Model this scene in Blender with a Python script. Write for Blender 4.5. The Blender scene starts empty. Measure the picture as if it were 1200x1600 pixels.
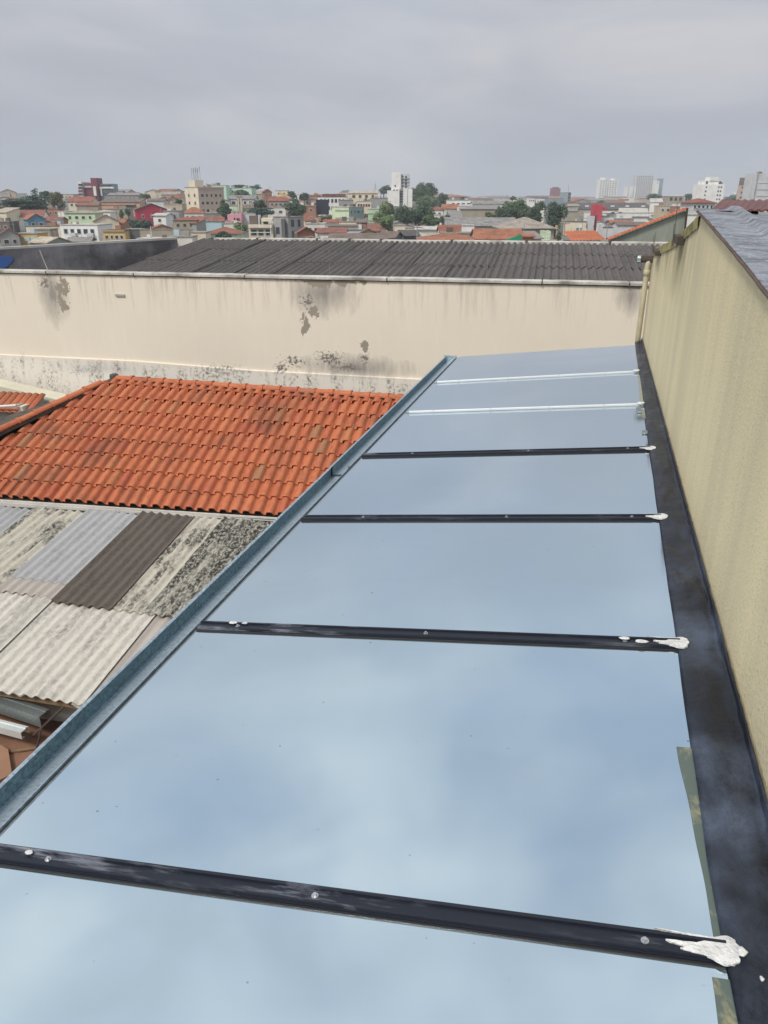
import bpy, bmesh, math, random
from mathutils import Vector, Matrix, noise
random.seed(7)
R = math.radians
scene = bpy.context.scene
COL = scene.collection

# ------------------------------------------------------------ camera, sky, sun, exposure
F = 1200.0; PITCH = R(22.4); YAW = 15.4
CZ = 10.0
CAM = Vector((0, 0, CZ))
cam_d = bpy.data.cameras.new('camera'); cam = bpy.data.objects.new('camera', cam_d); COL.objects.link(cam)
cam.location = CAM; cam.rotation_euler = (R(90) - PITCH, 0, R(YAW))
cam_d.sensor_fit = 'VERTICAL'; cam_d.sensor_height = 36; cam_d.lens = 27.0
cam_d.clip_start = 0.05; cam_d.clip_end = 20000
scene.camera = cam
scene.view_settings.view_transform = 'Standard'; scene.view_settings.look = 'None'
scene.view_settings.exposure = 0.0; scene.view_settings.gamma = 1.0
scene.view_settings.use_curve_mapping = False

SUN_EL = R(52); SUN_AZ = R(-138)           # azimuth measured clockwise from the camera heading
world = bpy.data.worlds.new('World'); scene.world = world; world.use_nodes = True
nt = world.node_tree; nt.nodes.clear()
def wn(t, **k):
    n = nt.nodes.new(t)
    for a, b in k.items(): setattr(n, a, b)
    return n
wout = wn('ShaderNodeOutputWorld'); bg = wn('ShaderNodeBackground'); bg.inputs[1].default_value = 0.1
sky = wn('ShaderNodeTexSky', sky_type='NISHITA', sun_disc=False)
sky.sun_elevation = SUN_EL; sky.sun_rotation = SUN_AZ - R(YAW); sky.dust_density = 3
tc = wn('ShaderNodeTexCoord'); sep = wn('ShaderNodeSeparateXYZ'); nt.links.new(tc.outputs['Generated'], sep.inputs[0])
# overcast colour by elevation
zr = wn('ShaderNodeValToRGB'); nt.links.new(sep.outputs['Z'], zr.inputs[0])
cr = zr.color_ramp
for i, (p, c) in enumerate([(0.0, (.390, .425, .480)), (.12, (.400, .422, .474)), (.30, (.478, .490, .535)), (.55, (.63, .675, .72)), (1.0, (.74, .78, .82))]):
    e = cr.elements[i] if i < 2 else cr.elements.new(p)
    e.position = p; e.color = (*c, 1)
mp = wn('ShaderNodeMapping'); mp.inputs['Scale'].default_value = (1, 1, 3.6); nt.links.new(tc.outputs['Generated'], mp.inputs[0])
n1 = wn('ShaderNodeTexNoise'); n1.inputs['Scale'].default_value = 2.9; n1.inputs['Detail'].default_value = 6; n1.inputs['Roughness'].default_value = .5
n1.inputs['Distortion'].default_value = .5; nt.links.new(mp.outputs[0], n1.inputs[0])
mr = wn('ShaderNodeMapRange'); mr.inputs[1].default_value = .3; mr.inputs[2].default_value = .72; mr.inputs[3].default_value = .91; mr.inputs[4].default_value = 1.13
nt.links.new(n1.outputs[0], mr.inputs[0])
wr = wn('ShaderNodeMapRange'); wr.inputs[1].default_value = .46; wr.inputs[2].default_value = .68; wr.inputs[3].default_value = 0; wr.inputs[4].default_value = .62; nt.links.new(n1.outputs[0], wr.inputs[0])
wm = wn('ShaderNodeMix', data_type='RGBA', blend_type='MULTIPLY'); nt.links.new(wr.outputs[0], wm.inputs[0]); nt.links.new(zr.outputs[0], wm.inputs[6]); wm.inputs[7].default_value = (1.22, 1.13, 1.03, 1)
mul = wn('ShaderNodeVectorMath', operation='MULTIPLY'); nt.links.new(wm.outputs[2], mul.inputs[0]); nt.links.new(mr.outputs[0], mul.inputs[1])
sc = wn('ShaderNodeVectorMath', operation='SCALE'); sc.inputs['Scale'].default_value = 11.6; nt.links.new(mul.outputs[0], sc.inputs[0])
# thin places in the cloud let some blue sky through
n2 = wn('ShaderNodeTexNoise'); n2.inputs['Scale'].default_value = 2.9; n2.inputs['Detail'].default_value = 8; n2.inputs['Distortion'].default_value = .3
nt.links.new(tc.outputs['Generated'], n2.inputs[0])
mr2 = wn('ShaderNodeMapRange'); mr2.inputs[1].default_value = .42; mr2.inputs[2].default_value = .62; mr2.inputs[3].default_value = 0.04; mr2.inputs[4].default_value = .46
nt.links.new(n2.outputs[0], mr2.inputs[0])
mzr = wn('ShaderNodeMapRange'); mzr.inputs[1].default_value = .1; mzr.inputs[2].default_value = .6
nt.links.new(sep.outputs['Z'], mzr.inputs[0])
mm = wn('ShaderNodeMath', operation='MULTIPLY'); nt.links.new(mr2.outputs[0], mm.inputs[0]); nt.links.new(mzr.outputs[0], mm.inputs[1])
mx = wn('ShaderNodeMix', data_type='RGBA'); nt.links.new(mm.outputs[0], mx.inputs[0]); nt.links.new(sc.outputs[0], mx.inputs[6])
sk2 = wn('ShaderNodeVectorMath', operation='MULTIPLY'); nt.links.new(sky.outputs[0], sk2.inputs[0]); sk2.inputs[1].default_value = (2.15, 2.15, 2.05); nt.links.new(sk2.outputs[0], mx.inputs[7])
nt.links.new(mx.outputs[2], bg.inputs[0]); nt.links.new(bg.outputs[0], wout.inputs[0])

def hd(az):
    a = R(az - YAW); return Vector((math.sin(a), math.cos(a), 0))
sun_d = bpy.data.lights.new('sun', 'SUN'); sun_d.energy = 2.8; sun_d.angle = R(12); sun_d.color = (1, .95, .87)
sun = bpy.data.objects.new('sun', sun_d); COL.objects.link(sun)
sd = hd(math.degrees(SUN_AZ)) * math.cos(SUN_EL) + Vector((0, 0, math.sin(SUN_EL)))
sun.rotation_euler = sd.to_track_quat('Z', 'Y').to_euler()

# ------------------------------------------------------------ photograph geometry -> world
def ray(px, py):
    x = px - 600; y = 800 - py
    f = F * math.cos(PITCH) + y * math.sin(PITCH); u = y * math.cos(PITCH) - F * math.sin(PITCH)
    return hd(0) * f + hd(90) * x + Vector((0, 0, u))
def at(px, py, d):                      # point seen at a pixel at forward distance d
    r = ray(px, py); return CAM + r * (d / r.dot(hd(0)))
def onto(px, py, n, p0):                # point seen at a pixel on a plane
    r = ray(px, py); return CAM + r * (n.dot(p0 - CAM) / n.dot(r))

# ------------------------------------------------------------ helpers
ORI = {}
def thing(name, label, cat, loc=(0, 0, 0), group=None, kind=None):
    o = bpy.data.objects.new(name, None); COL.objects.link(o); o.location = loc; o.empty_display_size = .2
    o['label'] = label; o['category'] = cat
    if group: o['group'] = group
    ORI[o.name] = Vector(loc)
    return o
def tag(o, label, cat, group=None):
    o['label'] = label; o['category'] = cat
    if group: o['group'] = group
    return o
class MB:
    def __init__(s): s.v = []; s.f = []; s.m = []
    def add(s, vs, fs, mi=0):
        b = len(s.v); s.v += [Vector(v) for v in vs]; s.f += [tuple(b + i for i in f) for f in fs]; s.m += [mi] * len(fs)
    def obox(s, o, ex, ey, ez, mi=0):   # box from corner o with edge vectors
        o = Vector(o); P = [o, o + ex, o + ex + ey, o + ey, o + ez, o + ex + ez, o + ex + ey + ez, o + ey + ez]
        s.add(P, [(0, 3, 2, 1), (4, 5, 6, 7), (0, 1, 5, 4), (1, 2, 6, 5), (2, 3, 7, 6), (3, 0, 4, 7)], mi)
    def box(s, c, sz, mi=0):
        c = Vector(c); sz = Vector(sz)
        s.obox(c - sz / 2, Vector((sz.x, 0, 0)), Vector((0, sz.y, 0)), Vector((0, 0, sz.z)), mi)
    def prism(s, pts, ext, mi=0):       # polygon extruded by a vector
        n = len(pts); pts = [Vector(p) for p in pts]; ext = Vector(ext)
        s.add(pts + [p + ext for p in pts], [tuple(range(n))[::-1], tuple(range(n, 2 * n))] + [(i, (i + 1) % n, n + (i + 1) % n, n + i) for i in range(n)], mi)
    def tube(s, pts, r, n=8, r2=None, mi=0):
        pts = [Vector(p) for p in pts]; vs = []; L = len(pts)
        for i, p in enumerate(pts):
            t = (pts[min(i + 1, L - 1)] - pts[max(i - 1, 0)]).normalized()
            a = t.orthogonal().normalized() if i == 0 else (a - t * a.dot(t)).normalized()
            b = t.cross(a); rr = r if r2 is None else r + (r2 - r) * i / (L - 1)
            for k in range(n):
                w = 2 * math.pi * k / n; vs.append(p + (a * math.cos(w) + b * math.sin(w)) * rr)
        fs = [(i * n + k, i * n + (k + 1) % n, (i + 1) * n + (k + 1) % n, (i + 1) * n + k) for i in range(L - 1) for k in range(n)]
        fs += [tuple(range(n))[::-1], tuple(range((L - 1) * n, L * n))]
        s.add(vs, fs, mi)
    def grid(s, fn, nu, nv, mi=0):
        s.add([fn(i, j) for j in range(nv + 1) for i in range(nu + 1)],
              [(j * (nu + 1) + i, j * (nu + 1) + i + 1, (j + 1) * (nu + 1) + i + 1, (j + 1) * (nu + 1) + i) for j in range(nv) for i in range(nu)], mi)
    def mesh(s, name, mats, off=Vector((0, 0, 0)), smooth=False, recalc=True):
        me = bpy.data.meshes.new(name); me.from_pydata([v - off for v in s.v], [], s.f)
        for m in (mats if isinstance(mats, (list, tuple)) else [mats]): me.materials.append(m)
        me.polygons.foreach_set('material_index', s.m)
        if recalc:
            bm = bmesh.new(); bm.from_mesh(me); bmesh.ops.recalc_face_normals(bm, faces=bm.faces); bm.to_mesh(me); bm.free()
        if smooth: me.polygons.foreach_set('use_smooth', [True] * len(me.polygons))
        me.update(); return me
    def build(s, name, mats, parent=None, smooth=False, bevel=0, label=None, recalc=True, own=None):
        off = ORI.get(parent.name, Vector((0, 0, 0))) if parent else Vector(own or (0, 0, 0))
        o = bpy.data.objects.new(name, s.mesh(name, mats, off, smooth, recalc)); COL.objects.link(o)
        if parent: o.parent = parent; ORI[o.name] = off
        else: o.location = off; ORI[o.name] = off
        if bevel:
            b = o.modifiers.new('bevel', 'BEVEL'); b.width = bevel; b.segments = 2; b.limit_method = 'ANGLE'
        if label: o['label'] = label
        return o
def inst(name, me, parent, M):          # shared-mesh object placed by a world matrix
    o = bpy.data.objects.new(name, me); COL.objects.link(o); o.parent = parent
    o.matrix_local = Matrix.Translation(-ORI[parent.name]) @ M; return o
def frame(o, ex, ey, ez):
    M = Matrix.Identity(4)
    for i, a in enumerate((ex, ey, ez)): M[0][i], M[1][i], M[2][i] = a.x, a.y, a.z
    M[0][3], M[1][3], M[2][3] = o.x, o.y, o.z; return M
UP = Vector((0, 0, 1))

# ------------------------------------------------------------ materials
class NT:
    def __init__(s, name):
        s.m = bpy.data.materials.new(name); s.m.use_nodes = True; s.t = s.m.node_tree
        s.b = s.t.nodes['Principled BSDF']; s.L = s.t.links.new
    def n(s, t, ins=None, **k):
        x = s.t.nodes.new(t)
        for a, b in k.items(): setattr(x, a, b)
        for i, v in (ins or {}).items():
            if hasattr(v, 'is_output'): s.L(v, x.inputs[i])
            else: x.inputs[i].default_value = v
        return x
    def coord(s, kind='Object', scale=(1, 1, 1), rnd=False):
        if kind == 'World': c = s.n('ShaderNodeNewGeometry').outputs['Position']
        else: c = s.n('ShaderNodeTexCoord').outputs[kind]
        if rnd:
            r = s.n('ShaderNodeObjectInfo').outputs['Random']
            q = s.n('ShaderNodeVectorMath', {0: r, 1: (91.7, 53.1, 17.9)}, operation='MULTIPLY')
            c = s.n('ShaderNodeVectorMath', {0: c, 1: q.outputs[0]}, operation='ADD').outputs[0]
        return s.n('ShaderNodeMapping', {0: c, 3: scale}).outputs[0]
    def noise(s, v, scale, detail=4, rough=.55, dist=0):
        return s.n('ShaderNodeTexNoise', {0: v, 'Scale': scale, 'Detail': detail, 'Roughness': rough, 'Distortion': dist}).outputs[0]
    def rng(s, x, a, b, c=0., d=1.):
        return s.n('ShaderNodeMapRange', {0: x, 1: a, 2: b, 3: c, 4: d}).outputs[0]
    def math(s, op, a, b=0.): return s.n('ShaderNodeMath', {0: a, 1: b}, operation=op).outputs[0]
    def mix(s, f, a, b):
        x = s.n('ShaderNodeMix', data_type='RGBA')
        for i, v in ((0, f), (6, a), (7, b)):
            if hasattr(v, 'is_output'): s.L(v, x.inputs[i])
            else: x.inputs[i].default_value = v if i == 0 else (*v, 1)
        return x.outputs[2]
    def out(s, col=None, rough=None, metal=None, bump=None, bs=.3, bd=.02, spec=None):
        for k, v in (('Base Color', col), ('Roughness', rough), ('Metallic', metal), ('Specular IOR Level', spec)):
            if v is None: continue
            if hasattr(v, 'is_output'): s.L(v, s.b.inputs[k])
            else: s.b.inputs[k].default_value = (*v, 1) if k == 'Base Color' else v
        if bump is not None:
            q = s.n('ShaderNodeBump', {'Strength': bs, 'Distance': bd, 'Height': bump}); s.L(q.outputs[0], s.b.inputs['Normal'])
        return s.m
def simple(name, col, rough=.8, metal=0., dirt=.25, scale=.6, bump=0, bscale=20, dcol=None, rnd=False, kind='World', stretch=(1, 1, 1)):
    t = NT(name); v = t.coord(kind, stretch, rnd)
    c = t.mix(t.rng(t.noise(v, scale, 6), .42, .75, 0, dirt * 1.6), col, dcol or tuple(x * .35 for x in col))
    c = t.mix(t.rng(t.noise(v, scale * 9, 5), .4, .7, 0, dirt * .8), c, tuple(x * .6 for x in col))
    return t.out(c, rough, metal, t.noise(v, bscale) if bump else None, bump)

M = {}
# window glass of the far houses
M['pane'] = simple('window_pane', (.035, .042, .052), .15, dirt=.1)
M['frame'] = simple('window_frame', (.55, .53, .5), .6, dirt=.1)

# mirror glass
t = NT('mirror_glass'); v = t.coord('World')
big = t.noise(v, 1.3, 2); fine = t.noise(v, 30, 3)
smear = t.rng(t.noise(t.coord('World', (1.2, 5, 1)), 2.2, 5, .6), .5, .8, 0, .16)
spk = t.rng(t.noise(v, 46, 1), .79, .83)
col = t.mix(smear, (.61, .72, .79), (.57, .65, .67)); col = t.mix(t.math('MULTIPLY', spk, .5), col, (.2, .2, .18))
M['mirror'] = t.out(col, t.rng(big, .3, .7, .03, .09), 1.0, big, .06, .05)
M['pane_edge'] = simple('pane_edge', (.16, .26, .28), .2)

# black cap rail
t = NT('black_rail'); v = t.coord('World', (1, 9, 3)); a = t.noise(v, 3.2, 8, .7); b_ = t.noise(t.coord('World'), 1.6, 4)
f = t.math('MULTIPLY', t.rng(a, .52, .66), t.rng(b_, .42, .58))
c = t.mix(t.math('MULTIPLY', f, .75), (.011, .014, .024), (.24, .26, .31))
M['rail'] = t.out(c, t.rng(a, .3, .7, .32, .55), 0, a, .12, .004, .35)
M['rubber'] = simple('black_gasket', (.012, .012, .014), .5, dirt=.1)
M['white_rail'] = simple('white_rail', (.55, .58, .61), .35, dirt=.12, scale=3)
M['steel'] = simple('steel_bolt', (.55, .56, .58), .35, .9, dirt=.1)
M['sealant'] = simple('white_sealant_glint', (.70, .71, .72), .5, dirt=.45, scale=14, bump=.6, bscale=60)

# galvanised steel
def galv(name, col, rough):
    t = NT(name); v = t.coord('World')
    vo = t.n('ShaderNodeTexVoronoi', {0: v, 'Scale': 95.}); sp = t.n('ShaderNodeSeparateColor', {0: vo.outputs['Color']}).outputs[0]
    big = t.noise(v, 3.5, 5)
    c = t.mix(sp, col, tuple(x * .62 for x in col)); c = t.mix(t.rng(big, .45, .7, 0, .5), c, tuple(x * .7 for x in col))
    return t.out(c, t.rng(sp, 0, 1, rough, rough + .15), .85, big, .08, .01)
M['galv'] = galv('galvanised_steel', (.58, .68, .76), .40)
M['galv_dark'] = galv('galvanised_steel_old', (.36, .40, .40), .45); M['flange'] = galv('shaded_steel_flange', (.20, .30, .335), .5)  # flange: darker steel colour with the upright's inner-face shade painted in

# bitumen flashing
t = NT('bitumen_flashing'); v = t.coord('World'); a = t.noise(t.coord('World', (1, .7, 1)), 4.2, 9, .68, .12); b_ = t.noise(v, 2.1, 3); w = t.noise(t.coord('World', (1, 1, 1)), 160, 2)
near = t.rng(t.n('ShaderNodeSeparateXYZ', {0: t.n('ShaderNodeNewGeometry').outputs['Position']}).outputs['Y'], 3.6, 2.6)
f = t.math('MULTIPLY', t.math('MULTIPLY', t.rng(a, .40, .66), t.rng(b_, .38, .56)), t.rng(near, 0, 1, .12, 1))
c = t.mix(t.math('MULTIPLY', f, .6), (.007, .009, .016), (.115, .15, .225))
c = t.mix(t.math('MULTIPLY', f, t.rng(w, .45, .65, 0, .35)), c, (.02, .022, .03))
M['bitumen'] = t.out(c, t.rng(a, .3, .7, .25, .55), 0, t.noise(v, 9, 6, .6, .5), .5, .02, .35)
t = NT('olive_tape'); v = t.coord('World', (1, .6, 1)); a = t.noise(v, 16, 8, .7, .4)
c = t.mix(t.rng(a, .50, .62), (.085, .115, .105), (.25, .24, .15))
M['tape'] = t.out(c, .55, 0, a, .2, .003)

# yellow rendered wall: rain streaks and grime
t = NT('yellow_render'); P = t.coord('World')
st = t.noise(t.coord('World', (1, 1, .10)), 2.6, 6, .6); st2 = t.noise(t.coord('World', (1, 1, .05)), 11, 5, .6)
gr = t.noise(P, 90, 3, .7); mold = t.noise(t.coord('World', (1, 1, .35)), 3, 6, .65)
c = t.mix(t.rng(st, .38, .68, 0, .85), (.66, .565, .355), (.50, .44, .295))
c = t.mix(t.rng(st2, .55, .8, 0, .4), c, (.70, .61, .40))
c = t.mix(t.rng(gr, .54, .7, 0, .5), c, (.24, .215, .15))
zz = t.n('ShaderNodeSeparateXYZ', {0: t.n('ShaderNodeNewGeometry').outputs['Position']})
top = t.math('MULTIPLY', t.rng(zz.outputs['Z'], CZ - .72, CZ - .36), t.rng(zz.outputs['Y'], 4.6, 6.2))
c = t.mix(t.math('MULTIPLY', top, t.rng(mold, .38, .6)), c, (.13, .115, .04))
M['yellow'] = t.out(c, .92, 0, gr, .6, .008)
t = NT('mossy_render'); P = t.coord('World'); a = t.noise(P, 7, 7, .65)
c = t.mix(t.rng(a, .38, .62), (.36, .31, .12), (.13, .12, .04)); c = t.mix(t.rng(t.noise(P, 60), .55, .7, 0, .6), c, (.05, .045, .025))
M['moss'] = t.out(c, .95, 0, a, .5, .01)

# aluminium faced membrane
t = NT('aluminium_membrane'); v = t.coord('World'); a = t.noise(t.coord('World', (1, 2.2, 1)), 6, 6, .6, .8); b_ = t.noise(v, 1.5, 4); cr_ = t.noise(v, 38, 6, .7)
c = t.mix(t.rng(a, .40, .62), (.27, .285, .315), (.125, .13, .15)); c = t.mix(t.rng(cr_, .56, .64, 0, .85), c, (.50, .52, .55))
c = t.mix(t.rng(b_, .5, .7, 0, .5), c, (.15, .15, .155))
M['membrane'] = t.out(c, t.rng(a, .3, .7, .38, .6), .35, a, .5, .03)
M['rust_edge'] = simple('rusty_edge', (.11, .07, .055), .85, dirt=.5, scale=8)

# red clay tiles
t = NT('clay_tile'); r_ = t.n('ShaderNodeObjectInfo').outputs['Random']; v = t.coord('Object', (1, 1, 1), True)
ramp = t.n('ShaderNodeValToRGB', {0: r_}); cr = ramp.color_ramp
stops = [(0, (.41, .115, .046)), (.3, (.45, .138, .056)), (.55, (.38, .102, .040)), (.75, (.44, .142, .060)), (.90, (.35, .085, .038)), (.95, (.40, .15, .06)), (.975, (.28, .070, .038)), (.99, (.32, .15, .07)), (1, (.2, .06, .04))]
for i, (p, c_) in enumerate(stops):
    e = cr.elements[i] if i < 2 else cr.elements.new(p); e.position = p; e.color = (*c_, 1)
sp = t.noise(t.coord('Object', (1, .45, 1), True), 14, 6, .65); sp2 = t.noise(t.coord('World'), 1.1, 4)
c = t.mix(t.rng(sp, .48, .70, 0, .6), ramp.outputs[0], (.20, .045, .022)); c = t.mix(t.rng(sp2, .5, .72, 0, .5), c, (.10, .055, .035))
c = t.mix(t.rng(t.noise(v, 60, 3), .62, .72, 0, .35), c, (.05, .035, .03))
M['tile'] = t.out(c, .75, 0, t.noise(v, 70, 4), .25, .004)
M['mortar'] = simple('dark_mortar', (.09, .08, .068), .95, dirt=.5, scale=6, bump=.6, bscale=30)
M['fascia'] = simple('white_fascia', (.66, .63, .58), .6, dirt=.25, scale=2)

# fibre cement sheets
def cement(name, base, dark, lo, hi, amt, streak=.15, rough=.9, fine=.4, spec=.3):
    t = NT(name); v = t.coord('Object', (1, .3, 1), True); v2 = t.coord('Object', (1, .55, 1), True)
    a = t.noise(v, 3.2, 8, .68, .3); b_ = t.noise(v2, 24, 6, .7); r_ = t.n('ShaderNodeObjectInfo').outputs['Random']
    c = t.mix(t.rng(r_, 0, 1, 0, .5), base, tuple(x * .72 for x in base))
    c = t.mix(t.math('MULTIPLY', t.rng(b_, .46, .66), fine), c, tuple(x * .5 for x in base))
    c = t.mix(t.math('MULTIPLY', t.rng(a, lo, hi), t.rng(b_, .38, .54, 0, amt)), c, dark)
    return t.out(c, rough, 0, b_, .4, .006, spec)
M['sheet_white'] = cement('cement_sheet_pale', (.53, .50, .445), (.16, .15, .135), .47, .68, .7, fine=.42)
M['sheet_stain'] = cement('cement_sheet_lichen', (.47, .44, .37), (.045, .043, .038), .46, .57, .95, fine=.4)
M['sheet_black'] = cement('cement_sheet_black_lichen', (.42, .40, .34), (.035, .034, .03), .34, .48, 1.0, fine=.5)
M['sheet_brown'] = cement('cement_sheet_brown', (.115, .095, .08), (.05, .045, .04), .5, .7, .8, fine=.5)
M['sheet_grey'] = cement('translucent_sheet_grey', (.355, .355, .36), (.17, .165, .16), .45, .7, .6, fine=.2, rough=.6)
M['sheet_beige'] = cement('translucent_sheet_beige', (.40, .36, .32), (.2, .17, .14), .5, .75, .5, fine=.2, rough=.6)
M['sheet_dark'] = cement('weathered_dark_sheet', (.125, .112, .108), (.045, .042, .042), .42, .7, .7, fine=.6)

# ------------------------------------------------------------ frame of the big cream wall
WA = 101.5
U2 = hd(WA); N2 = hd(WA - 90); WP = at(600, 433, 18.3)
def wall_pt(px, py): return onto(px, py, N2, WP)
def uz(px, py):
    p = wall_pt(px, py); return ((p - WP).dot(U2), p.z)
t = NT('cream_render')
pos = t.n('ShaderNodeNewGeometry').outputs['Position']
rel = t.n('ShaderNodeVectorMath', {0: pos, 1: tuple(WP)}, operation='SUBTRACT').outputs[0]
uu = t.n('ShaderNodeVectorMath', {0: rel, 1: tuple(U2)}, operation='DOT_PRODUCT').outputs['Value']
zc = t.n('ShaderNodeSeparateXYZ', {0: pos}).outputs['Z']
uv = t.n('ShaderNodeCombineXYZ', {0: uu, 1: zc, 2: 0.}).outputs[0]
def sc2(sx, sy): return t.n('ShaderNodeMapping', {0: uv, 3: (sx, sy, 1)}).outputs[0]
nb = t.noise(sc2(1, .8), 5.5, 9, .66, .2); nv = t.noise(sc2(1, .22), 4.5, 8, .7); nf = t.noise(sc2(1, 1), 13, 7, .72); nl = t.noise(sc2(1, .5), .55, 4)
c = t.mix(t.rng(nl, .35, .7, 0, .5), (.755, .68, .565), (.675, .61, .515))
c = t.mix(t.rng(nv, .52, .78, 0, .35), c, (.83, .79, .72))
def spot(px, py, rx, ry):
    u, z = uz(px, py); s = 18.3 / 1298 * 1.08
    d = t.n('ShaderNodeVectorMath', {0: uv, 1: (u, z, 0)}, operation='SUBTRACT').outputs[0]
    d = t.n('ShaderNodeVectorMath', {0: d, 1: (1 / (rx * s), 1 / (ry * s), 1)}, operation='MULTIPLY').outputs[0]
    return t.rng(t.n('ShaderNodeVectorMath', {0: d}, operation='LENGTH').outputs['Value'], 0, 1.0, 1, 0)
def blend(c, spots, nz, k, lo, hi, col):
    tot = None
    for s_ in spots:
        q = spot(*s_); tot = q if tot is None else t.math('MAXIMUM', tot, q)
    f = t.math('ADD', t.math('MULTIPLY', tot, k), nz)
    f = t.math('MULTIPLY', t.rng(f, lo, hi), t.math('GREATER_THAN', tot, .001))
    return t.mix(f, c, col)
# soft grey run-off stains, then dark speckled mould, then patches where the render has come off
c = blend(c, [(82, 460, 34, 60), (505, 458, 70, 42), (985, 460, 26, 34), (160, 575, 110, 16), (555, 575, 110, 24)], nv, .55, .52, 1.05, (.30, .275, .25))
c = blend(c, [(70, 441, 26, 26), (480, 470, 26, 26), (515, 560, 52, 26), (460, 565, 40, 18), (540, 574, 60, 14), (630, 607, 26, 18), (240, 581, 22, 18), (130, 578, 58, 18), (345, 580, 90, 22), (440, 575, 26, 26), (570, 560, 20, 18), (985, 447, 18, 12)], nf, .28, .68, .76, (.19, .17, .15))
ns = t.noise(sc2(1, .07), 8, 6, .65); ztop = t.rng(zc, WP.z - 1.1, WP.z - .1)
c = t.mix(t.math('MULTIPLY', t.math('MULTIPLY', t.rng(ns, .50, .66), ztop), .55), c, (.40, .36, .31))
c = blend(c, [(97, 451, 22, 24), (99, 478, 18, 20), (93, 465, 10, 10), (500, 440, 60, 15), (540, 440, 50, 12), (476, 508, 15, 24), (490, 486, 15, 22), (570, 540, 14, 12), (990, 446, 22, 10)], nb, .34, .675, .685, (.30, .265, .215))
# paler repaired band low down, with mould streaks
zl = t.rng(t.math('ADD', t.math('MULTIPLY', uu, .012), zc), wall_pt(400, 579).z + .02, wall_pt(400, 579).z - .10)
c = t.mix(t.math('MULTIPLY', zl, .55), c, (.74, .715, .67))
c = t.mix(t.math('MULTIPLY', zl, t.math('MULTIPLY', t.rng(nv, .46, .60), t.rng(nf, .46, .58))), c, (.20, .18, .155))
c = t.mix(t.rng(t.noise(sc2(1, .12), 2.2, 6, .7), .66, .75, 0, .35), c, (.28, .25, .21))
c = t.mix(t.rng(nf, .725, .75, 0, .8), c, (.2, .17, .14))
M['cream'] = t.out(c, .9, 0, nf, .35, .01)
M['coping'] = simple('cream_coping', (.56, .54, .49), .7, dirt=.75, scale=2.5, dcol=(.18, .16, .14))
M['coping_dark'] = simple('joint_stain', (.08, .07, .06), .9)
M['soot'] = None
t = NT('sooty_wall'); v = t.coord('World'); a = t.noise(v, .8, 7, .65); b_ = t.noise(t.coord('World', (1, 1, .3)), 2, 6, .7)
c = t.mix(t.rng(a, .35, .6), (.20, .20, .215), (.07, .07, .078)); c = t.mix(t.rng(b_, .5, .7, 0, .6), c, (.045, .045, .05))
M['soot'] = t.out(c, .95, 0, b_, .3, .01)
M['blue_paint'] = simple('blue_paint', (.04, .11, .33), .7, dirt=.2)
M['pvc'] = simple('yellow_pipe', (.46, .41, .28), .6, dirt=.4, scale=3, dcol=(.15, .12, .05))
M['iron'] = simple('rusty_iron', (.07, .052, .042), .9, dirt=.4, scale=10)
M['wood'] = simple('old_timber', (.22, .145, .08), .85, dirt=.6, scale=4, bump=.4, stretch=(1, 1, 6))
M['rust_sheet'] = simple('brown_rusty_sheet', (.21, .105, .065), .85, dirt=.45, scale=2.5, dcol=(.07, .035, .025))
M['grey_render'] = simple('grey_render', (.36, .34, .31), .9, dirt=.4, scale=1.2)
M['pale_render'] = simple('pale_render', (.52, .49, .42), .85, dirt=.3, scale=1.5)
M['red_metal'] = simple('dark_red_roof_sheet', (.15, .05, .04), .6, dirt=.4, scale=1.2)
M['dark_void'] = simple('dark_soffit', (.03, .028, .027), .9)

# ------------------------------------------------------------ ground, one sheet to the horizon
def terrain(d, lat):
    def interp(tab):
        for (a, za), (b, zb) in zip(tab, tab[1:]):
            if d <= b: return za + (zb - za) * max(0, (d - a)) / (b - a)
        return tab[-1][1]
    L = interp([(0, -10), (70, -10), (120, -13), (180, -14.5), (240, -15), (300, -12.5), (350, -11), (400, -8), (450, -6), (500, -4.5), (700, -5), (1500, -12), (3000, -14), (12000, -16)])
    Q = interp([(0, -10), (70, -10), (120, -13), (180, -14.5), (300, -13.5), (500, -12), (1000, -11), (1500, -12), (3000, -14), (12000, -16)])
    az = lat / max(d, 1); w = min(1, max(0, (az - .03) / .1))
    return CZ + L * (1 - w) + Q * w
ds = [-60, -20, 0, 20, 40, 60, 80, 100, 120, 150, 180, 210, 240, 270, 300, 325, 350, 375, 400, 425, 450, 475, 500, 600, 700, 900, 1200, 1500, 2200, 3000, 5000, 8000, 12000]
mb = MB(); NU = 48
def gfun(i, j):
    d = ds[j]; k = (i / NU * 2 - 1); lat = k * (80 + abs(d) * 1.25)
    p = hd(0) * d + hd(90) * lat; p.z = terrain(max(d, 0), lat); return p
mb.grid(gfun, NU, len(ds) - 1)
t = NT('town_ground'); v = t.coord('World'); a = t.noise(v, .02, 8, .6); b_ = t.noise(v, .25, 6, .7)
c = t.mix(t.rng(a, .4, .6), (.13, .12, .10), (.05, .065, .035)); c = t.mix(t.rng(b_, .5, .65, 0, .6), c, (.20, .18, .155))
M['ground'] = t.out(c, .95)
g = mb.build('ground', M['ground'], smooth=True); g['kind'] = 'structure'

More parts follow.
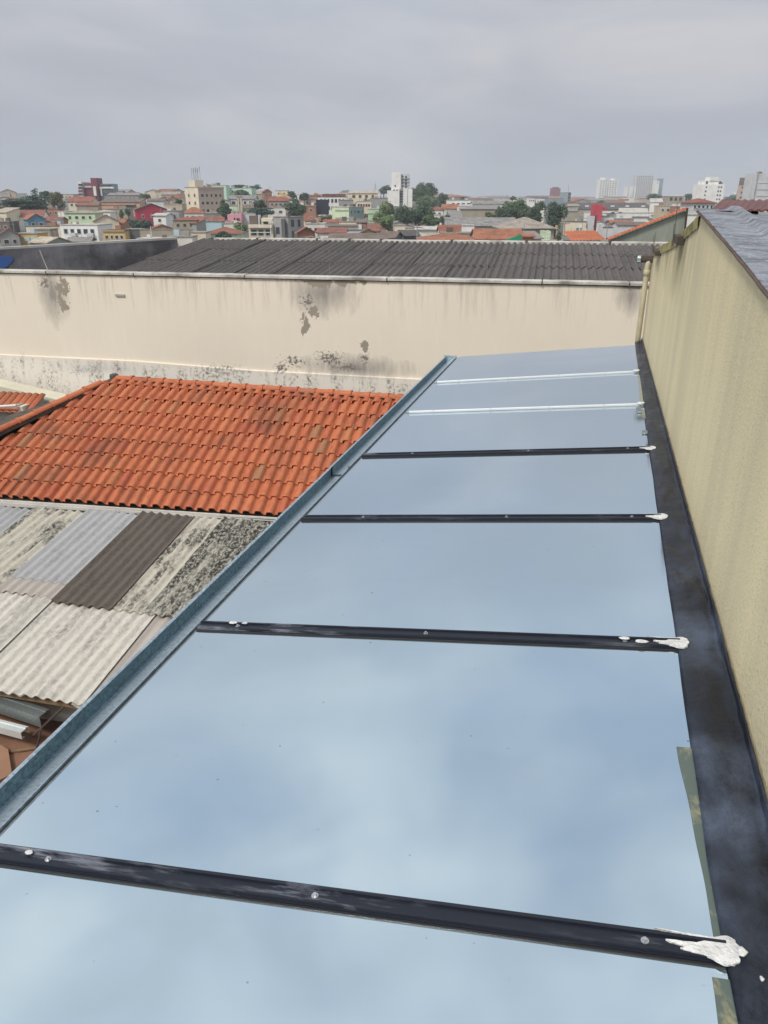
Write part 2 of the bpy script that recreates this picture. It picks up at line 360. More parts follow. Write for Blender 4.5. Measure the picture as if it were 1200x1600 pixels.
# ------------------------------------------------------------ the mirror glass roof
GS = .0997; GZ = CZ - 1.5
def gz(x): return GZ + GS * x
def gp(x, y, h=0): return Vector((x - GS * h, y, gz(x) + h))
def gpx(px, py):
    p = onto(px, py, Vector((-GS, 0, 1)), Vector((0, 0, GZ + .033))); return p.x, p.y
BL = [((0, 1331), (1150, 1487)), ((330, 976), (1060, 1004)), ((486, 808), (1028, 807)), ((586, 710), (1012, 700)), ((646, 643), (1000, 631)), ((692, 596), (994, 580))]
BARS = [(.02, .05)]
for l_, r_ in BL:
    (xa, ya), (xb, yb_) = gpx(*l_), gpx(*r_); k = (yb_ - ya) / (xb - xa); BARS.append((ya + k * (-1.44 - xa), ya + k * (.385 - xa)))
def bar_y(i, x): a_, b_ = BARS[i]; return a_ + (b_ - a_) * (x + 1.44) / 1.825
print('BARS', BARS)
XL, XR = -1.437, .40
roof = thing('glass_roof', 'lean-to roof of mirror glass panes held by black and white rails', 'glass roof', (-.5, 3.5, GZ))
def end_y(x): return 8.30 + (x + 1.44) * .10
edges = [(-1.15, -1.15)] + [(b[0], b[0] + (b[1] - b[0]) * 1.08) for b in BARS] + [(end_y(XL), end_y(.5))]
for i in range(len(edges) - 1):
    mb = MB(); g_ = .012
    a0, a1 = edges[i]; a0 += g_; a1 += g_; b0, b1 = edges[i + 1]; b0 -= g_; b1 -= g_
    tl = random.uniform(-.0012, .0012); xr = .52
    P4 = [gp(XL, a0, .02), gp(xr, a1, .02 + tl), gp(xr, b1, .02 - tl), gp(XL, b0, .02)]
    up = Vector((-GS, 0, 1)) * .008
    mb.add([p - up for p in P4] + P4, [(0, 3, 2, 1), (4, 5, 6, 7), (0, 1, 5, 4), (1, 2, 6, 5), (2, 3, 7, 6), (3, 0, 4, 7)])
    mb.m = [1, 0, 1, 1, 1, 1]
    mb.build('glass_pane', [M['mirror'], M['pane_edge']], roof)
def sweep_x(prof, bi, x0, x1, mats, name, parent, sc_=.62):
    mb = MB(); n = len(prof)
    a = [gp(x0, bar_y(bi, x0) + p[0] * sc_, .021 + p[1] * .8) for p in prof]; b = [gp(x1, bar_y(bi, x1) + p[0] * sc_, .021 + p[1] * .8) for p in prof]
    mb.add(a + b, [tuple(range(n))[::-1], tuple(range(n, 2 * n))] + [(i, (i + 1) % n, n + (i + 1) % n, n + i) for i in range(n)])
    return mb.build(name, mats, parent)
blk = [(-.044, 0), (-.044, .007), (-.036, .007), (-.034, .016), (-.026, .017), (-.024, .013), (.020, .013), (.022, .021), (.031, .022), (.034, .016), (.039, .016), (.041, .007), (.046, .007), (.046, 0)]
wht = [(-.026, 0), (-.024, .016), (-.014, .022), (.014, .022), (.024, .016), (.026, 0)]
def bolt(x, y, parent, r=.0085):
    mb = MB(); n = 12; c = gp(x, y, .034)
    c = gp(x, y, .031); nrm = Vector((-GS, 0, 1)).normalized(); ax = Vector((1, 0, GS)).normalized(); ay = Vector((0, 1, 0))
    def disc(rr, h0, h1, n, ph=0):
        v = [c + nrm * h + (ax * math.cos(2 * math.pi * k / n + ph) + ay * math.sin(2 * math.pi * k / n + ph)) * rr for h in (h0, h1) for k in range(n)]
        mb.add(v, [tuple(range(n))[::-1], tuple(range(n, 2 * n))] + [(k, (k + 1) % n, n + (k + 1) % n, n + k) for k in range(n)])
    disc(r, 0, .0025, 14); disc(r * .6, .0026, .008, 6, .3)
    return mb.build('bolt', M['steel'], parent)
def blob(pts, h, parent, z0=.033, name='sealant_glint_smear'):      # pts in glass plane (x, y); soft raised smear
    cx = sum(p[0] for p in pts) / len(pts); cy = sum(p[1] for p in pts) / len(pts); n = len(pts)
    rings = [(1, 0), (.93, h * .7), (.6, h), (.0, h * 1.05)]
    v = []
    for s_, hh in rings[:-1]:
        for p in pts: v.append(gp(cx + (p[0] - cx) * s_, cy + (p[1] - cy) * s_, z0 + hh + random.uniform(0, h * .25)))
    v.append(gp(cx, cy, z0 + h))
    fs = [(r * n + k, r * n + (k + 1) % n, (r + 1) * n + (k + 1) % n, (r + 1) * n + k) for r in range(2) for k in range(n)]
    fs += [(2 * n + k, 2 * n + (k + 1) % n, 3 * n) for k in range(n)] + [tuple(range(n))[::-1]]
    mb = MB(); mb.add(v, fs); return mb.build(name, M['sealant'], parent, smooth=True)
for i in range(len(BARS)):
    y = bar_y(i, .385)
    black = i < 5
    if black:
        b = sweep_x(blk, i, -1.44, .385, M['rail'], 'glazing_bar', roof)
        b['label'] = 'black glazing bar' if i != 1 else 'black glazing bar with white sealant smeared over its wall end'
        mb = MB()
        for s_ in (-1, 1): mb.obox(gp(-1.44, bar_y(i, -1.44) + s_ * .031 - .003, .0205), Vector((1.82, BARS[i][1] - BARS[i][0], 1.82 * GS)), Vector((0, .006, 0)), Vector((0, 0, .004)))
        mb.build('gasket', M['rubber'], b)
    else:
        b = sweep_x(wht, i, -1.40, .375, M['white_rail'], 'glazing_bar', roof, .27); b['label'] = 'thin white glazing bar'
    xs = {1: [gpx(82, 1337)[0], gpx(497, 1393)[0], gpx(1010, 1465)[0]], 2: [-1.27, gpx(669, 984)[0], gpx(978, 998)[0]]}.get(i, [-1.1, -.35, .25] if black else [-1.2, -.75, -.3, .1])
    for x in xs: bolt(x, bar_y(i, x) - .003, b, .0085 if black else .006)
    # sealant at the wall end
    if i >= 1 and i < 5:
        k = {1: .85, 2: .62, 3: .5, 4: .42}[i]; X = .385
        kk = .75; pts = [(X + .035, y - .035), (X + .04, y + .01), (X + .025, y + .045), (X - .02 * k, y + .034), (X - .15 * k, y + .036), (X - .05 * k, y + .024), (X - .045 * k, y + .008), (X - .12 * k, y + .002), (X - .08 * k, y - .012), (X - .09 * k, y - .022), (X - .02, y - .034), (X + .01, y - .05)]
        pts = [(p_[0] - .014 + random.uniform(-.004, .004), y + (p_[1] - y) * .72) for p_ in pts]
        q = []; m_ = len(pts)
        for z_ in range(m_):
            p0_, p1_, p2_, p3_ = (pts[(z_ + o_) % m_] for o_ in (-1, 0, 1, 2))
            for t_ in (0, .2, .4, .6, .8):
                cc = [.5 * (2 * p1_[c_] + (p2_[c_] - p0_[c_]) * t_ + (2 * p0_[c_] - 5 * p1_[c_] + 4 * p2_[c_] - p3_[c_]) * t_ ** 2 + (3 * p1_[c_] - p0_[c_] - 3 * p2_[c_] + p3_[c_]) * t_ ** 3) for c_ in (0, 1)]
                q.append((cc[0] + random.uniform(-.004, .004) * k, cc[1] + random.uniform(-.0008, .0008)))
        mb = MB(); mb.prism([gp(p_[0], p_[1], .0305) for p_ in q], Vector((-GS, 0, 1)) * .006); mb.build('sealant_glint_smear', M['sealant'], b, bevel=.002)
    elif i >= 5:
        blob([(.36 + .03 * math.cos(w), y + .02 * math.sin(w)) for w in [k * .7 for k in range(9)]], .012, b)
    if i == 1:
        for (px, py, r) in ((50, 1332, .013),):
            x, yy = gpx(px, py); yy = bar_y(i, x) + .006 if px < 100 else yy
            blob([(x + r * math.cos(w) * random.uniform(.7, 1.3), yy + r * .6 * math.sin(w)) for w in [k * .7 for k in range(9)]], .004, b, .036)
    if i == 2:
        for (px, py, r) in ((368, 972, .02), (386, 974, .014), (978, 999, .02), (1003, 1004, .022)):
            x, yy = gpx(px, py); yy = max(bar_y(i, x) - .014, min(bar_y(i, x) + .014, yy))
            blob([(x + r * math.cos(w) * random.uniform(.7, 1.3), yy + r * .5 * math.sin(w)) for w in [k * .7 for k in range(9)]], .004, b, .036)
# tape along the right edge of the near panes
tp = MB()
L_ = [(1060, 1162), (1072, 1225), (1092, 1330), (1108, 1410), (1119, 1468)]
T_ = [gpx(*p) for p in L_]
def tape(y0, y1, xa, xb, n=24):
    mb = MB()
    def f(i, j):
        y = y0 + (y1 - y0) * j / n; x = (xa[0] + (xa[1] - xa[0]) * j / n if isinstance(xa, tuple) else xa) if i == 0 else xb
        if i == 0: x += .0012 * math.sin(y * 23) + .0015 * math.sin(y * 9)
        return gp(x, y, .0225)
    mb.grid(f, 1, n); o = mb.build('tape_strip', M['tape'], roof); s = o.modifiers.new('s', 'SOLIDIFY'); s.thickness = .0015; s.offset = 1
    return o
tape(bar_y(1, .4) + .02, T_[0][1], (T_[4][0] + .004, T_[0][0]), .48); tape(.3, 1.20, gpx(1122, 1512)[0] - .008, .48)
for (x, y) in ((.355, 5.75), (.375, 5.2)):                    # small clips near the far wall end
    mb = MB(); mb.obox(gp(x - .03, y - .09, .021), Vector((.035, 0, .0035)), Vector((0, .14 if x < .36 else .06, 0)), Vector((0, 0, .012)))
    o = mb.build('clip', M['galv_dark'], roof, bevel=.003)
# bitumen flashing against the wall
def wallx(y): return .548 - .0104 * y
NV = 640; NUf = 14
def fl(i, j):
    y = -1.3 + (8.66 + 1.3) * j / NV; s_ = i / NUf
    xw = wallx(y); n_ = noise.noise(Vector((s_ * 2.2, y * 2.6, 0))) ; n3 = noise.noise(Vector((s_ * 5, y * 8, 3.1))); ew = noise.noise(Vector((0, y * 1.7, 9)))
    x0 = .372 + .006 * ew + (.012 if y > 5.5 else 0) + (.012 * min(1, max(0, (1.5 - y) / .4)))
    if s_ < .68:
        q = s_ / .68; x = x0 + (xw - .012 - x0) * q
        h = .024 + .007 * math.sin(min(1, q * 3) * math.pi / 2) + (.009 * n_ + .008 * n3) * min(1, q * 4) * (1 if y < 4.5 else .35)
        if i == 0: h = .0235
    else:
        q = (s_ - .68) / .32; x = xw - .012 + .006 * q - .006 * abs(n3); h = .031 + q * (.026 + .008 * ew) + .005 * n_
    return Vector((x, y, gz(x) + h))
mb = MB(); mb.grid(fl, NUf, NV)
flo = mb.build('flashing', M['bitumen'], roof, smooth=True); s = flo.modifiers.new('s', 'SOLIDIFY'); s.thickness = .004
mb = MB()
pts = [gpx(1103, 1187), gpx(1112, 1205), gpx(1127, 1213), gpx(1120, 1218), gpx(1109, 1212), gpx(1101, 1198)]
for k in range(3):
    pass
# small white blobs stand in for glints on the flashing corner
for (px, py, r) in ((1161, 1498, .010), (1192, 1541, .005)):
    x, y = gpx(px, py); blob([(x + r * math.cos(w) * random.uniform(.6, 1.3), y + r * 1.2 * math.sin(w)) for w in [k * .7 for k in range(9)]], .004, roof, .05)
# gutter
mb = MB()
gprof = [(-1.475, .008), (-1.475, -.048), (-1.588, -.057), (-1.588, .003), (-1.593, .007), (-1.600, .006)]
def gut(y0, y1, name='gutter_length', lift=0):
    mb = MB(); n = len(gprof); k = 24
    def f(i, j):
        x, h = gprof[i]; y = y0 + (y1 - y0) * j / k
        if i in (1, 2): h += .003 * noise.noise(Vector((x * 3, y * 1.3, 2)))
        return Vector((x, y, gz(-1.445) + h + lift))
    mb.grid(f, n - 1, k)
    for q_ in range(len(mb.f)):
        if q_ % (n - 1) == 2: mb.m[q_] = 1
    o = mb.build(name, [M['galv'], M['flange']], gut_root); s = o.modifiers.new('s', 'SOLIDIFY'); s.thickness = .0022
    return o
gut_root = MB(); gut_root.obox(Vector((-1.47, -1.1, gz(-1.445) - .062)), Vector((.02, 0, 0)), Vector((0, 9.4, 0)), Vector((0, 0, .058)))
gut_root = gut_root.build('gutter', M['galv_dark'], roof, label='long folded galvanised gutter along the low edge of the glass')
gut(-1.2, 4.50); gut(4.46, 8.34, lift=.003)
mb = MB(); mb.obox(Vector((-1.61, 8.33, gz(-1.445) - .05)), Vector((.14, 0, 0)), Vector((0, .004, 0)), Vector((0, 0, .07))); mb.build('gutter_end', M['galv'], gut_root)
mb = MB()                                                      # black sealed joint
def jt(i, j):
    x, h = gprof[:4][i]; return Vector((x + (.002 if i > 1 else -.002), 4.463 + .016 * j + .03 * (3 - i) / 3, gz(-1.445) + h + .0065))
mb.grid(jt, 3, 1); o = mb.build('joint_seal', M['rubber'], gut_root); s = o.modifiers.new('s', 'SOLIDIFY'); s.thickness = .003
# wall that carries the roof
mb = MB()
mb.prism([Vector((-1.40, -1.1, 0)), Vector((.30, -1.1, 0)), Vector((.30, -1.1, gz(.30) - .08)), Vector((-1.40, -1.1, gz(-1.4) - .08))], (0, 9.3, 0))
tag(mb.build('lean_to_wall', M['pale_render'], own=(-.5, 3.5, 0)), 'pale plastered wall block under the mirror glass roof', 'wall')

# ------------------------------------------------------------ yellow wall building
yb = thing('yellow_building', 'tall yellow plastered wall streaked by rain, with grey membrane roof', 'building', (1.5, 3, 0))
EZ = [(-3.2, -.86), (1.2, -.43), (2.8, -.290), (3.17, -.251), (3.78, -.196), (4.48, -.135), (5.12, -.085)]
def ez(y):
    for (a, za), (b, zb) in zip(EZ, EZ[1:]):
        if y <= b: return CZ + za + (zb - za) * (y - a) / (b - a)
    return CZ + EZ[-1][1]
prof = [(y, ez(y) - .012) for y, _ in EZ] + [(6.18, CZ - .30), (7.25, CZ - .415), (8.0, CZ - .485), (8.70, CZ - .52)]
mb = MB()
poly = [Vector((wallx(y), y, z)) for y, z in prof] + [Vector((wallx(8.7), 8.7, 0)), Vector((wallx(-3.2), -3.2, 0))]
mb.prism(poly, (.28, 0, 0)); mb.build('wall', M['yellow'], yb)
# mossy sloping coping from the peak to the far corner
mb = MB(); cp = [(5.0, -.10), (5.14, -.114), (6.18, -.262), (7.25, -.372), (8.3, -.47), (8.72, -.50)]
def cf(i, j):
    y, z = cp[j]; x = wallx(y)
    return [Vector((x - .010, y, CZ + z - .075)), Vector((x - .012, y, CZ + z - .012)), Vector((x + .05, y, CZ + z + .02)), Vector((x + .30, y, CZ + z + .02)), Vector((x + .30, y, CZ + z - .085))][i]
mb.grid(cf, 4, len(cp) - 1); mb.build('coping', M['moss'], yb)
# membrane roof
def memb(i, j):
    y = -3.2 + (5.30 + 3.2) * j / 240; u = (i / 90) ** 1.5 * 3.4
    x = wallx(y) - .016 + u
    z = ez(min(y, 5.12)) + .010 + .0008 * noise.noise(Vector((x * 6, y * 9, 0))) + .0014 * noise.noise(Vector((x * 20, y * 14, 4)))
    z += .026 * math.exp(-(max(0, abs(u - .225) - .012) / .022) ** 2) * (1 + .05 * noise.noise(Vector((0, y * 7, 1)))) - (.022 * min(1, max(0, (u - .05) / .3)))
    return Vector((x, y, z))
mb = MB(); mb.grid(memb, 90, 240); o = mb.build('membrane_roof', M['membrane'], yb, smooth=True); s = o.modifiers.new('s', 'SOLIDIFY'); s.thickness = .006; s.offset = 1
mb = MB()
mb.tube([Vector((wallx(y) - .018, y, ez(y) + .006 + .003 * noise.noise(Vector((y * 9, 0, 0))))) for y in [-3.2 + k * .14 for k in range(60)]], .0065, 6)
mb.build('roof_edge', M['rust_edge'], yb)
mb = MB(); mb.obox(Vector((wallx(-3.2) + .29, -3.2, 0)), Vector((3.2, 0, 0)), Vector((0, 8.2, 0)), Vector((0, 0, CZ - .95))); mb.build('building_core', M['grey_render'], yb)
# rusty column stubs with bare reinforcement bars, on the mossy coping
for (y, w_, h_, rods) in ((5.85, .10, .055, ((.02, .16), (.10, .05))), (7.75, .13, .04, ((.03, .11), (.22, .08)))):
    zt = CZ + (-.262 + (-.372 + .262) * (y - 6.18) / 1.07)
    st_ = MB(); st_.obox(Vector((wallx(y) - .05, y - .15, zt - .075)), Vector((.09, 0, 0)), Vector((0, .34 if y < 7 else .45, 0)), Vector((0, 0, h_)))
    so = st_.build('column_stub', M['iron'], yb, bevel=.006)
    for (dy, hh) in rods:
        r_ = MB(); r_.tube([Vector((wallx(y) - .055, y + dy, zt - .10)), Vector((wallx(y) - .06, y + dy + .01, zt + hh))], .0022, 6); r_.build('reinforcement_bar', M['iron'], so)
pp = MB()
y = 8.62; x = wallx(y) - .045
pp.tube([Vector((x + .01, y, CZ - .60)), Vector((x, y, CZ - .66)), Vector((x, y, CZ - .9)), Vector((x - .004, y, CZ - 1.38)), Vector((x, y, CZ - 1.6))], .027, 12)
pp.tube([Vector((x, y, CZ - .70)), Vector((x, y, CZ - .76))], .033, 12)
pp.build('downpipe', M['pvc'], yb, smooth=True)
mb = MB(); mb.tube([Vector((x + .05, y, CZ - .60)), Vector((x - .075, y + .01, CZ - .60))], .034, 12); mb.tube([Vector((x - .072, y + .01, CZ - .60)), Vector((x - .105, y + .012, CZ - .60))], .040, 12, mi=1)
mb.build('gutter_end', [M['iron'], M['galv_dark']], yb)

# ------------------------------------------------------------ dark red roof behind the membrane roof
rr = thing('red_roof_building', 'low building with dark red metal roof beyond the grey membrane', 'building', (5, 11, 0))
a0 = at(1112, 328, 10.2); a1 = at(1290, 330, 10.2); b0 = at(1128, 313, 13.0); b1 = at(1300, 313, 13.0)
mb = MB(); nr = 60
def rf(i, j):
    p = a0.lerp(a1, i / nr).lerp(b0.lerp(b1, i / nr), j); return p + UP * (.016 if (i % 4) < 2 else 0)
mb.grid(rf, nr, 1); o = mb.build('roof', M['red_metal'], rr); s = o.modifiers.new('s', 'SOLIDIFY'); s.thickness = .02
mb = MB(); e = (a1 - a0); mb.obox(a0 + e * .02 - UP * .34 + hd(0) * .12, e * .96, hd(0) * .08, UP * .28); mb.build('soffit', M['dark_void'], rr)
mb = MB(); mb.prism([a0 + e * .05 + hd(0) * .25 - UP * 9, a1 + hd(0) * .25 - UP * 9, b1 - UP * 9, b0 - UP * 9], UP * 8.6); mb.build('wall', M['grey_render'], rr)

# ------------------------------------------------------------ cream warehouse wall and dark corrugated roof
wh = thing('warehouse', 'long cream plastered wall with peeling patches below a dark corrugated roof', 'building', (WP.x, WP.y, 0))
zt = WP.z
mb = MB(); o0 = WP + U2 * -16; o0.z = 0
mb.obox(o0, U2 * 25, N2 * .25, UP * (zt - .10)); mb.build('wall', M['cream'], wh)
mb = MB(); pl, pr = wall_pt(-140, 545), wall_pt(760, 597)
q = [wall_pt(-260, 541), wall_pt(0, 553), wall_pt(210, 563), wall_pt(400, 578), wall_pt(667, 592), wall_pt(760, 596), wall_pt(1100, 607)]
mb.prism(q + [Vector((q[-1].x, q[-1].y, 1)), Vector((q[0].x, q[0].y, 1))], -N2 * .05); mb.build('plinth', M['cream'], wh, bevel=.02)
cuts = [-16] + [uz(p, 430)[0] for p in (74, 210, 383, 605, 848)] + [uz(985, 434)[0], 9]
for a_, b_ in zip(cuts, cuts[1:]):
    mb = MB(); mb.obox(WP + U2 * (a_ + .012) - N2 * .05 - UP * (.075 + random.uniform(0, .008)), U2 * (b_ - a_ - .024), N2 * .34, UP * .07)
    mb.build('coping_segment', M['coping'], wh, bevel=.012)
for c_ in cuts[1:-1]:
    mb = MB(); mb.obox(WP + U2 * (c_ - .02) - N2 * .046 - UP * .105, U2 * .04, N2 * .3, UP * .085); mb.build('coping_joint', M['coping_dark'], wh)
# roof sheets
A3 = (hd(WA - 90) + UP * .087).normalized(); N3 = U2.cross(A3).normalized()
if N3.z < 0: N3 = -N3
P3 = WP + N2 * .30 - UP * .10
PITCHC = .177
def sheet_mesh(name, mat, waves, length, amp=.023, seg=10, thick=.012, nl=1):
    mb = MB(); n = waves * seg; w = waves * PITCHC
    def top(i, j): return Vector((w * i / n, length * j / nl, amp * math.cos(2 * math.pi * i / seg) + amp))
    mb.grid(top, n, nl)
    def fr(i, j): p = top(i, 0); return Vector((p.x, 0, p.z - thick * (1 - j)))
    mb.grid(fr, n, 1)
    me = mb.mesh(name, mat, recalc=False); me.polygons.foreach_set('use_smooth', [True] * len(me.polygons)); return me
sm = sheet_mesh('roof_sheet', M['sheet_dark'], 6, 2.06, amp=.03)
rows = 3; RL = 1.87; uL = -7.0
for r_ in range(rows):
    k = 0; u = uL
    while u < 9:
        inst('roof_sheet', sm, wh, frame(P3 + U2 * (u + random.uniform(-.012, .012)) + A3 * (r_ * RL + random.uniform(-.02, .02)) + N3 * ((r_ * .015) + random.uniform(0, .008) + (k % 2) * .006), U2, A3, N3)); u += 1.035; k += 1
mb = MB(); mb.obox(P3 + U2 * (uL + .05) - N3 * .12, U2 * 16, A3 * 5.6, N3 * .08); mb.build('roof_deck', M['dark_void'], wh)
top = P3 + A3 * (RL * rows)
rc = [uL + .35] + [(at(p, 380, 24) - at(600, 380, 24)).dot(U2) + .0 for p in (320, 423, 478, 530, 645, 762, 888, 980)] + [9]
rc = sorted(rc)
for a_, b_ in zip(rc, rc[1:]):
    mb = MB(); mb.obox(top + U2 * (a_ + .03) - UP * .02, U2 * (b_ - a_ - .06), N2 * .3, UP * (.14 + random.uniform(-.006, .01))); mb.build('ridge_parapet', M['coping'], wh, bevel=.015)
for c_ in rc[1:-1]:
    mb = MB(); mb.obox(top + U2 * (c_ - .045) + N2 * .01 - UP * .015, U2 * .09, N2 * .25, UP * .15); mb.build('ridge_joint', M['coping_dark'], wh)
mb = MB(); mb.obox(top + U2 * uL + N2 * .3 - UP * 9, U2 * 16, N2 * .2, UP * 8.95); mb.build('back_wall', M['grey_render'], wh)
for (px, h_, ln) in ((404, .33, .02), (515, .26, -.02), (760, .36, .01), (885, .22, 0), (992, .3, .0)):      # thin rods standing in the coping
    b = wall_pt(px, 432) + N2 * .05; mb = MB(); mb.tube([b - UP * .05, b + UP * h_ + U2 * ln], .006, 6); mb.build('rod', M['galv_dark'], wh)
b = wall_pt(74, 424) + N2 * .06; mb = MB(); mb.tube([b - UP * .05, b + UP * .42 - U2 * .14, b + UP * .50 - U2 * .16], .012, 6); mb.build('bent_rod', M['coping'], wh)
mb = MB(); p = wall_pt(188, 463); mb.obox(p - N2 * .03 - U2 * .12, U2 * .25, N2 * .04, UP * .05); mb.build('vent_slot', M['grey_render'], wh)

# sooty wall left of the roof
sa = at(277, 374, 25.2); sb = at(-150, 399, 22.2)
mb = MB(); d_ = sb - sa; d_.z = 0; nn = d_.normalized().cross(UP)
nf_ = nn if (CAM - sa).dot(nn) > 0 else -nn
mb.prism([Vector((sa.x, sa.y, 0)), sa, sb, Vector((sb.x, sb.y, 0))], nf_ * -.25)
sw = mb.build('sooty_wall', M['soot'], own=(sa.x, sa.y, 0)); tag(sw, 'blackened grey wall with a blue painted patch at its left end, beyond the cream wall', 'wall')
mb = MB(); mb.prism([sa + UP * .002, sb + UP * .002, sb + UP * .06, sa + UP * .06], nf_ * -.3); mb.build('wall_cap', simple('grey_cap', (.42, .41, .39), .9, dirt=.4), sw)
pw = lambda px, py: onto(px, py, nn, sa)
nf_ = nn if (CAM - sa).dot(nn) > 0 else -nn
mb = MB(); mb.prism([pw(-30, 399) , pw(19, 401), pw(21, 406), pw(10, 418), pw(-30, 424)], nf_ * .012); mb.build('blue_patch', M['blue_paint'], sw)

# ------------------------------------------------------------ clay tiled roof
def zpt(px, py, z):
    r = ray(px, py); return CAM + r * (z / r.z)
E0, E1 = zpt(0, 779, -5.45), zpt(430, 807, -5.45); K0, K1 = zpt(175, 594, -3.9), zpt(632, 626, -3.9)
th = thing('tiled_house', 'house under an orange clay tile hip roof with white eaves board', 'house', (E1.x, E1.y, 0))
TW, TL = .2215, (K1 - (E1 + (E1 - E0) * ((K1 - E1).dot((E1 - E0).normalized()) / (E1 - E0).length))).length / 8.55
eu = (E1 - E0).normalized(); ku = (K1 - K0).normalized()
s0 = (K0 - E0).dot(eu)
def S(u, v):        # u metres along the row from E0, v 0..1 up the slope
    a = E0 + eu * u; b = K0 + ku * (u - s0) * 1.0
    return a.lerp(b, v)
hipA, hipB = K0, zpt(0, 676, -3.9 - 1.55 * .455)
rl = (K0 - S(s0, 0)).length; TL = rl / 8.55; NR = 9
tprof = [(0, .012), (.02, .0), (.058, .0), (.066, .044), (.082, .070), (.115, .082), (.158, .081), (.184, .068), (.198, .030), (.226, .004)]
def tile_mesh():
    mb = MB(); n = len(tprof); Lt = TL + .05
    def f(i, j):
        x, z = tprof[i]; return Vector((x, -.0 + Lt * j, z + .040 * (1 - j)))
    mb.grid(f, n - 1, 1)
    mb.add([Vector((x, 0, z + .040)) for x, z in tprof] + [Vector((x, .004, z + .014)) for x, z in tprof], [(i, i + n, i + n + 1, i + 1) for i in range(n - 1)])
    x, z = tprof[-1]; mb.add([Vector((x, 0, z + .040)), Vector((x, Lt, z)), Vector((x, Lt, z - .01)), Vector((x, 0, z + .012))], [(0, 3, 2, 1)])
    return mb
tm = tile_mesh(); tme = tm.mesh('roof_tile', M['tile'], recalc=False)
for p in tme.polygons:
    if p.index < len(tprof) - 1: p.use_smooth = True
Ue = (E1 - E0).length + 2.6
hn = (hipB - hipA).normalized()
cnt = 0; rest = MB(); u0 = -9
def place(u, r_):
    v0 = r_ * TL / rl; v1 = v0 + TL / rl
    o = S(u, v0); ey = (S(u, min(v1, 1.05)) - o).normalized(); ex = (S(u + TW, v0) - o); sx = ex.length / TW; ex = ex.normalized()
    ez_ = ex.cross(ey).normalized(); ey = ez_.cross(ex)
    j = random.uniform(-.013, .013)
    ex = (ex + ey * random.uniform(-.04, .04) + ez_ * random.uniform(-.02, .02)).normalized(); ez_ = ex.cross(ey).normalized()
    return frame(o + ey * j, ex * sx, ey, ez_), o
items = []
ncol = int((Ue + 4) / TW)
for r_ in range(NR):
    for c_ in range(-16, ncol):
        u = c_ * TW; Mx, o = place(u, r_)
        mid = o + (S(u, .1) - S(u, 0)).normalized() * TL * .5 + eu * TW * .5
        # right of the hip line?
        w = mid - hipA; side = w.x * hn.y - w.y * hn.x
        dist = side / math.hypot(hn.x, hn.y)
        if mid.y > K0.y + .3: continue
        # hip line runs from the ridge end down to the left
        t_ = (mid - hipA).dot(hn)
        items.append((u, r_, Mx, mid, dist))
sgn = 1 if [i for i in items if i[0] > 3][0][4] > 0 else -1
hipN = Vector((hn.y, -hn.x, 0)).normalized() * sgn
vis = []
for (u, r_, Mx, mid, dist) in items:
    dd = (mid - hipA).dot(hipN)
    if dd < -.12: continue
    r = mid - CAM; f_ = r.dot(hd(0)) * math.cos(PITCH) - r.z * math.sin(PITCH)
    px = 600 + F * r.dot(hd(90)) / f_
    # cut tiles that cross the hip
    if dd < .26:
        bm = bmesh.new(); bm.from_mesh(tme); Mi = Mx.inverted()
        co = Mi @ (hipA - hipN * -.02); no = (Mx.to_3x3().transposed() @ hipN).normalized()
        bmesh.ops.bisect_plane(bm, geom=bm.verts[:] + bm.edges[:] + bm.faces[:], plane_co=co, plane_no=no, clear_inner=True)
        if len(bm.faces) < 3: bm.free(); continue
        me = bpy.data.meshes.new('roof_tile'); bm.to_mesh(me); bm.free(); me.materials.append(M['tile']) if not me.materials else None
    else: me = tme
    if r_ == NR - 1: Mx = Mx @ Matrix.Diagonal((1, .62, 1, 1))
    vis.append((px, u, r_, Mx, me))
vis.sort(key=lambda q: (0 if -15 < q[0] < 615 - 0 * q[2] else 1, abs(q[0] - 300)))
for k, (px, u, r_, Mx, me) in enumerate(vis):
    if k < 296: inst('roof_tile', me, th, Mx)
    else: rest.add([Mx @ v.co for v in me.vertices], [tuple(p.vertices) for p in me.polygons])
if rest.v: o = rest.build('roof_tiles', M['tile'], th, recalc=False); o['kind'] = 'stuff'
print('tiles', len(vis), 'TL', TL)
uw = Ue + .3
kb = S(uw, 1)
mb = MB()
def dk(i, j):
    lo = (hipB + (hipB - hipA) * .9).lerp(S(uw, 0), i / 30); hi = K0.lerp(kb, i / 30); return lo.lerp(hi, j / 6) - UP * .035
dl = S(-4, 0)
def dk2(i, j):
    v = j / 10; ul = s0 + (-4.6 - s0) * (1 - v); return S(ul + (uw - ul) * i / 40, v) - UP * .03
mb.grid(dk2, 40, 10)
o = mb.build('roof_deck', M['mortar'], th); q_ = o.modifiers.new('s', 'SOLIDIFY'); q_.thickness = .03; q_.offset = -1
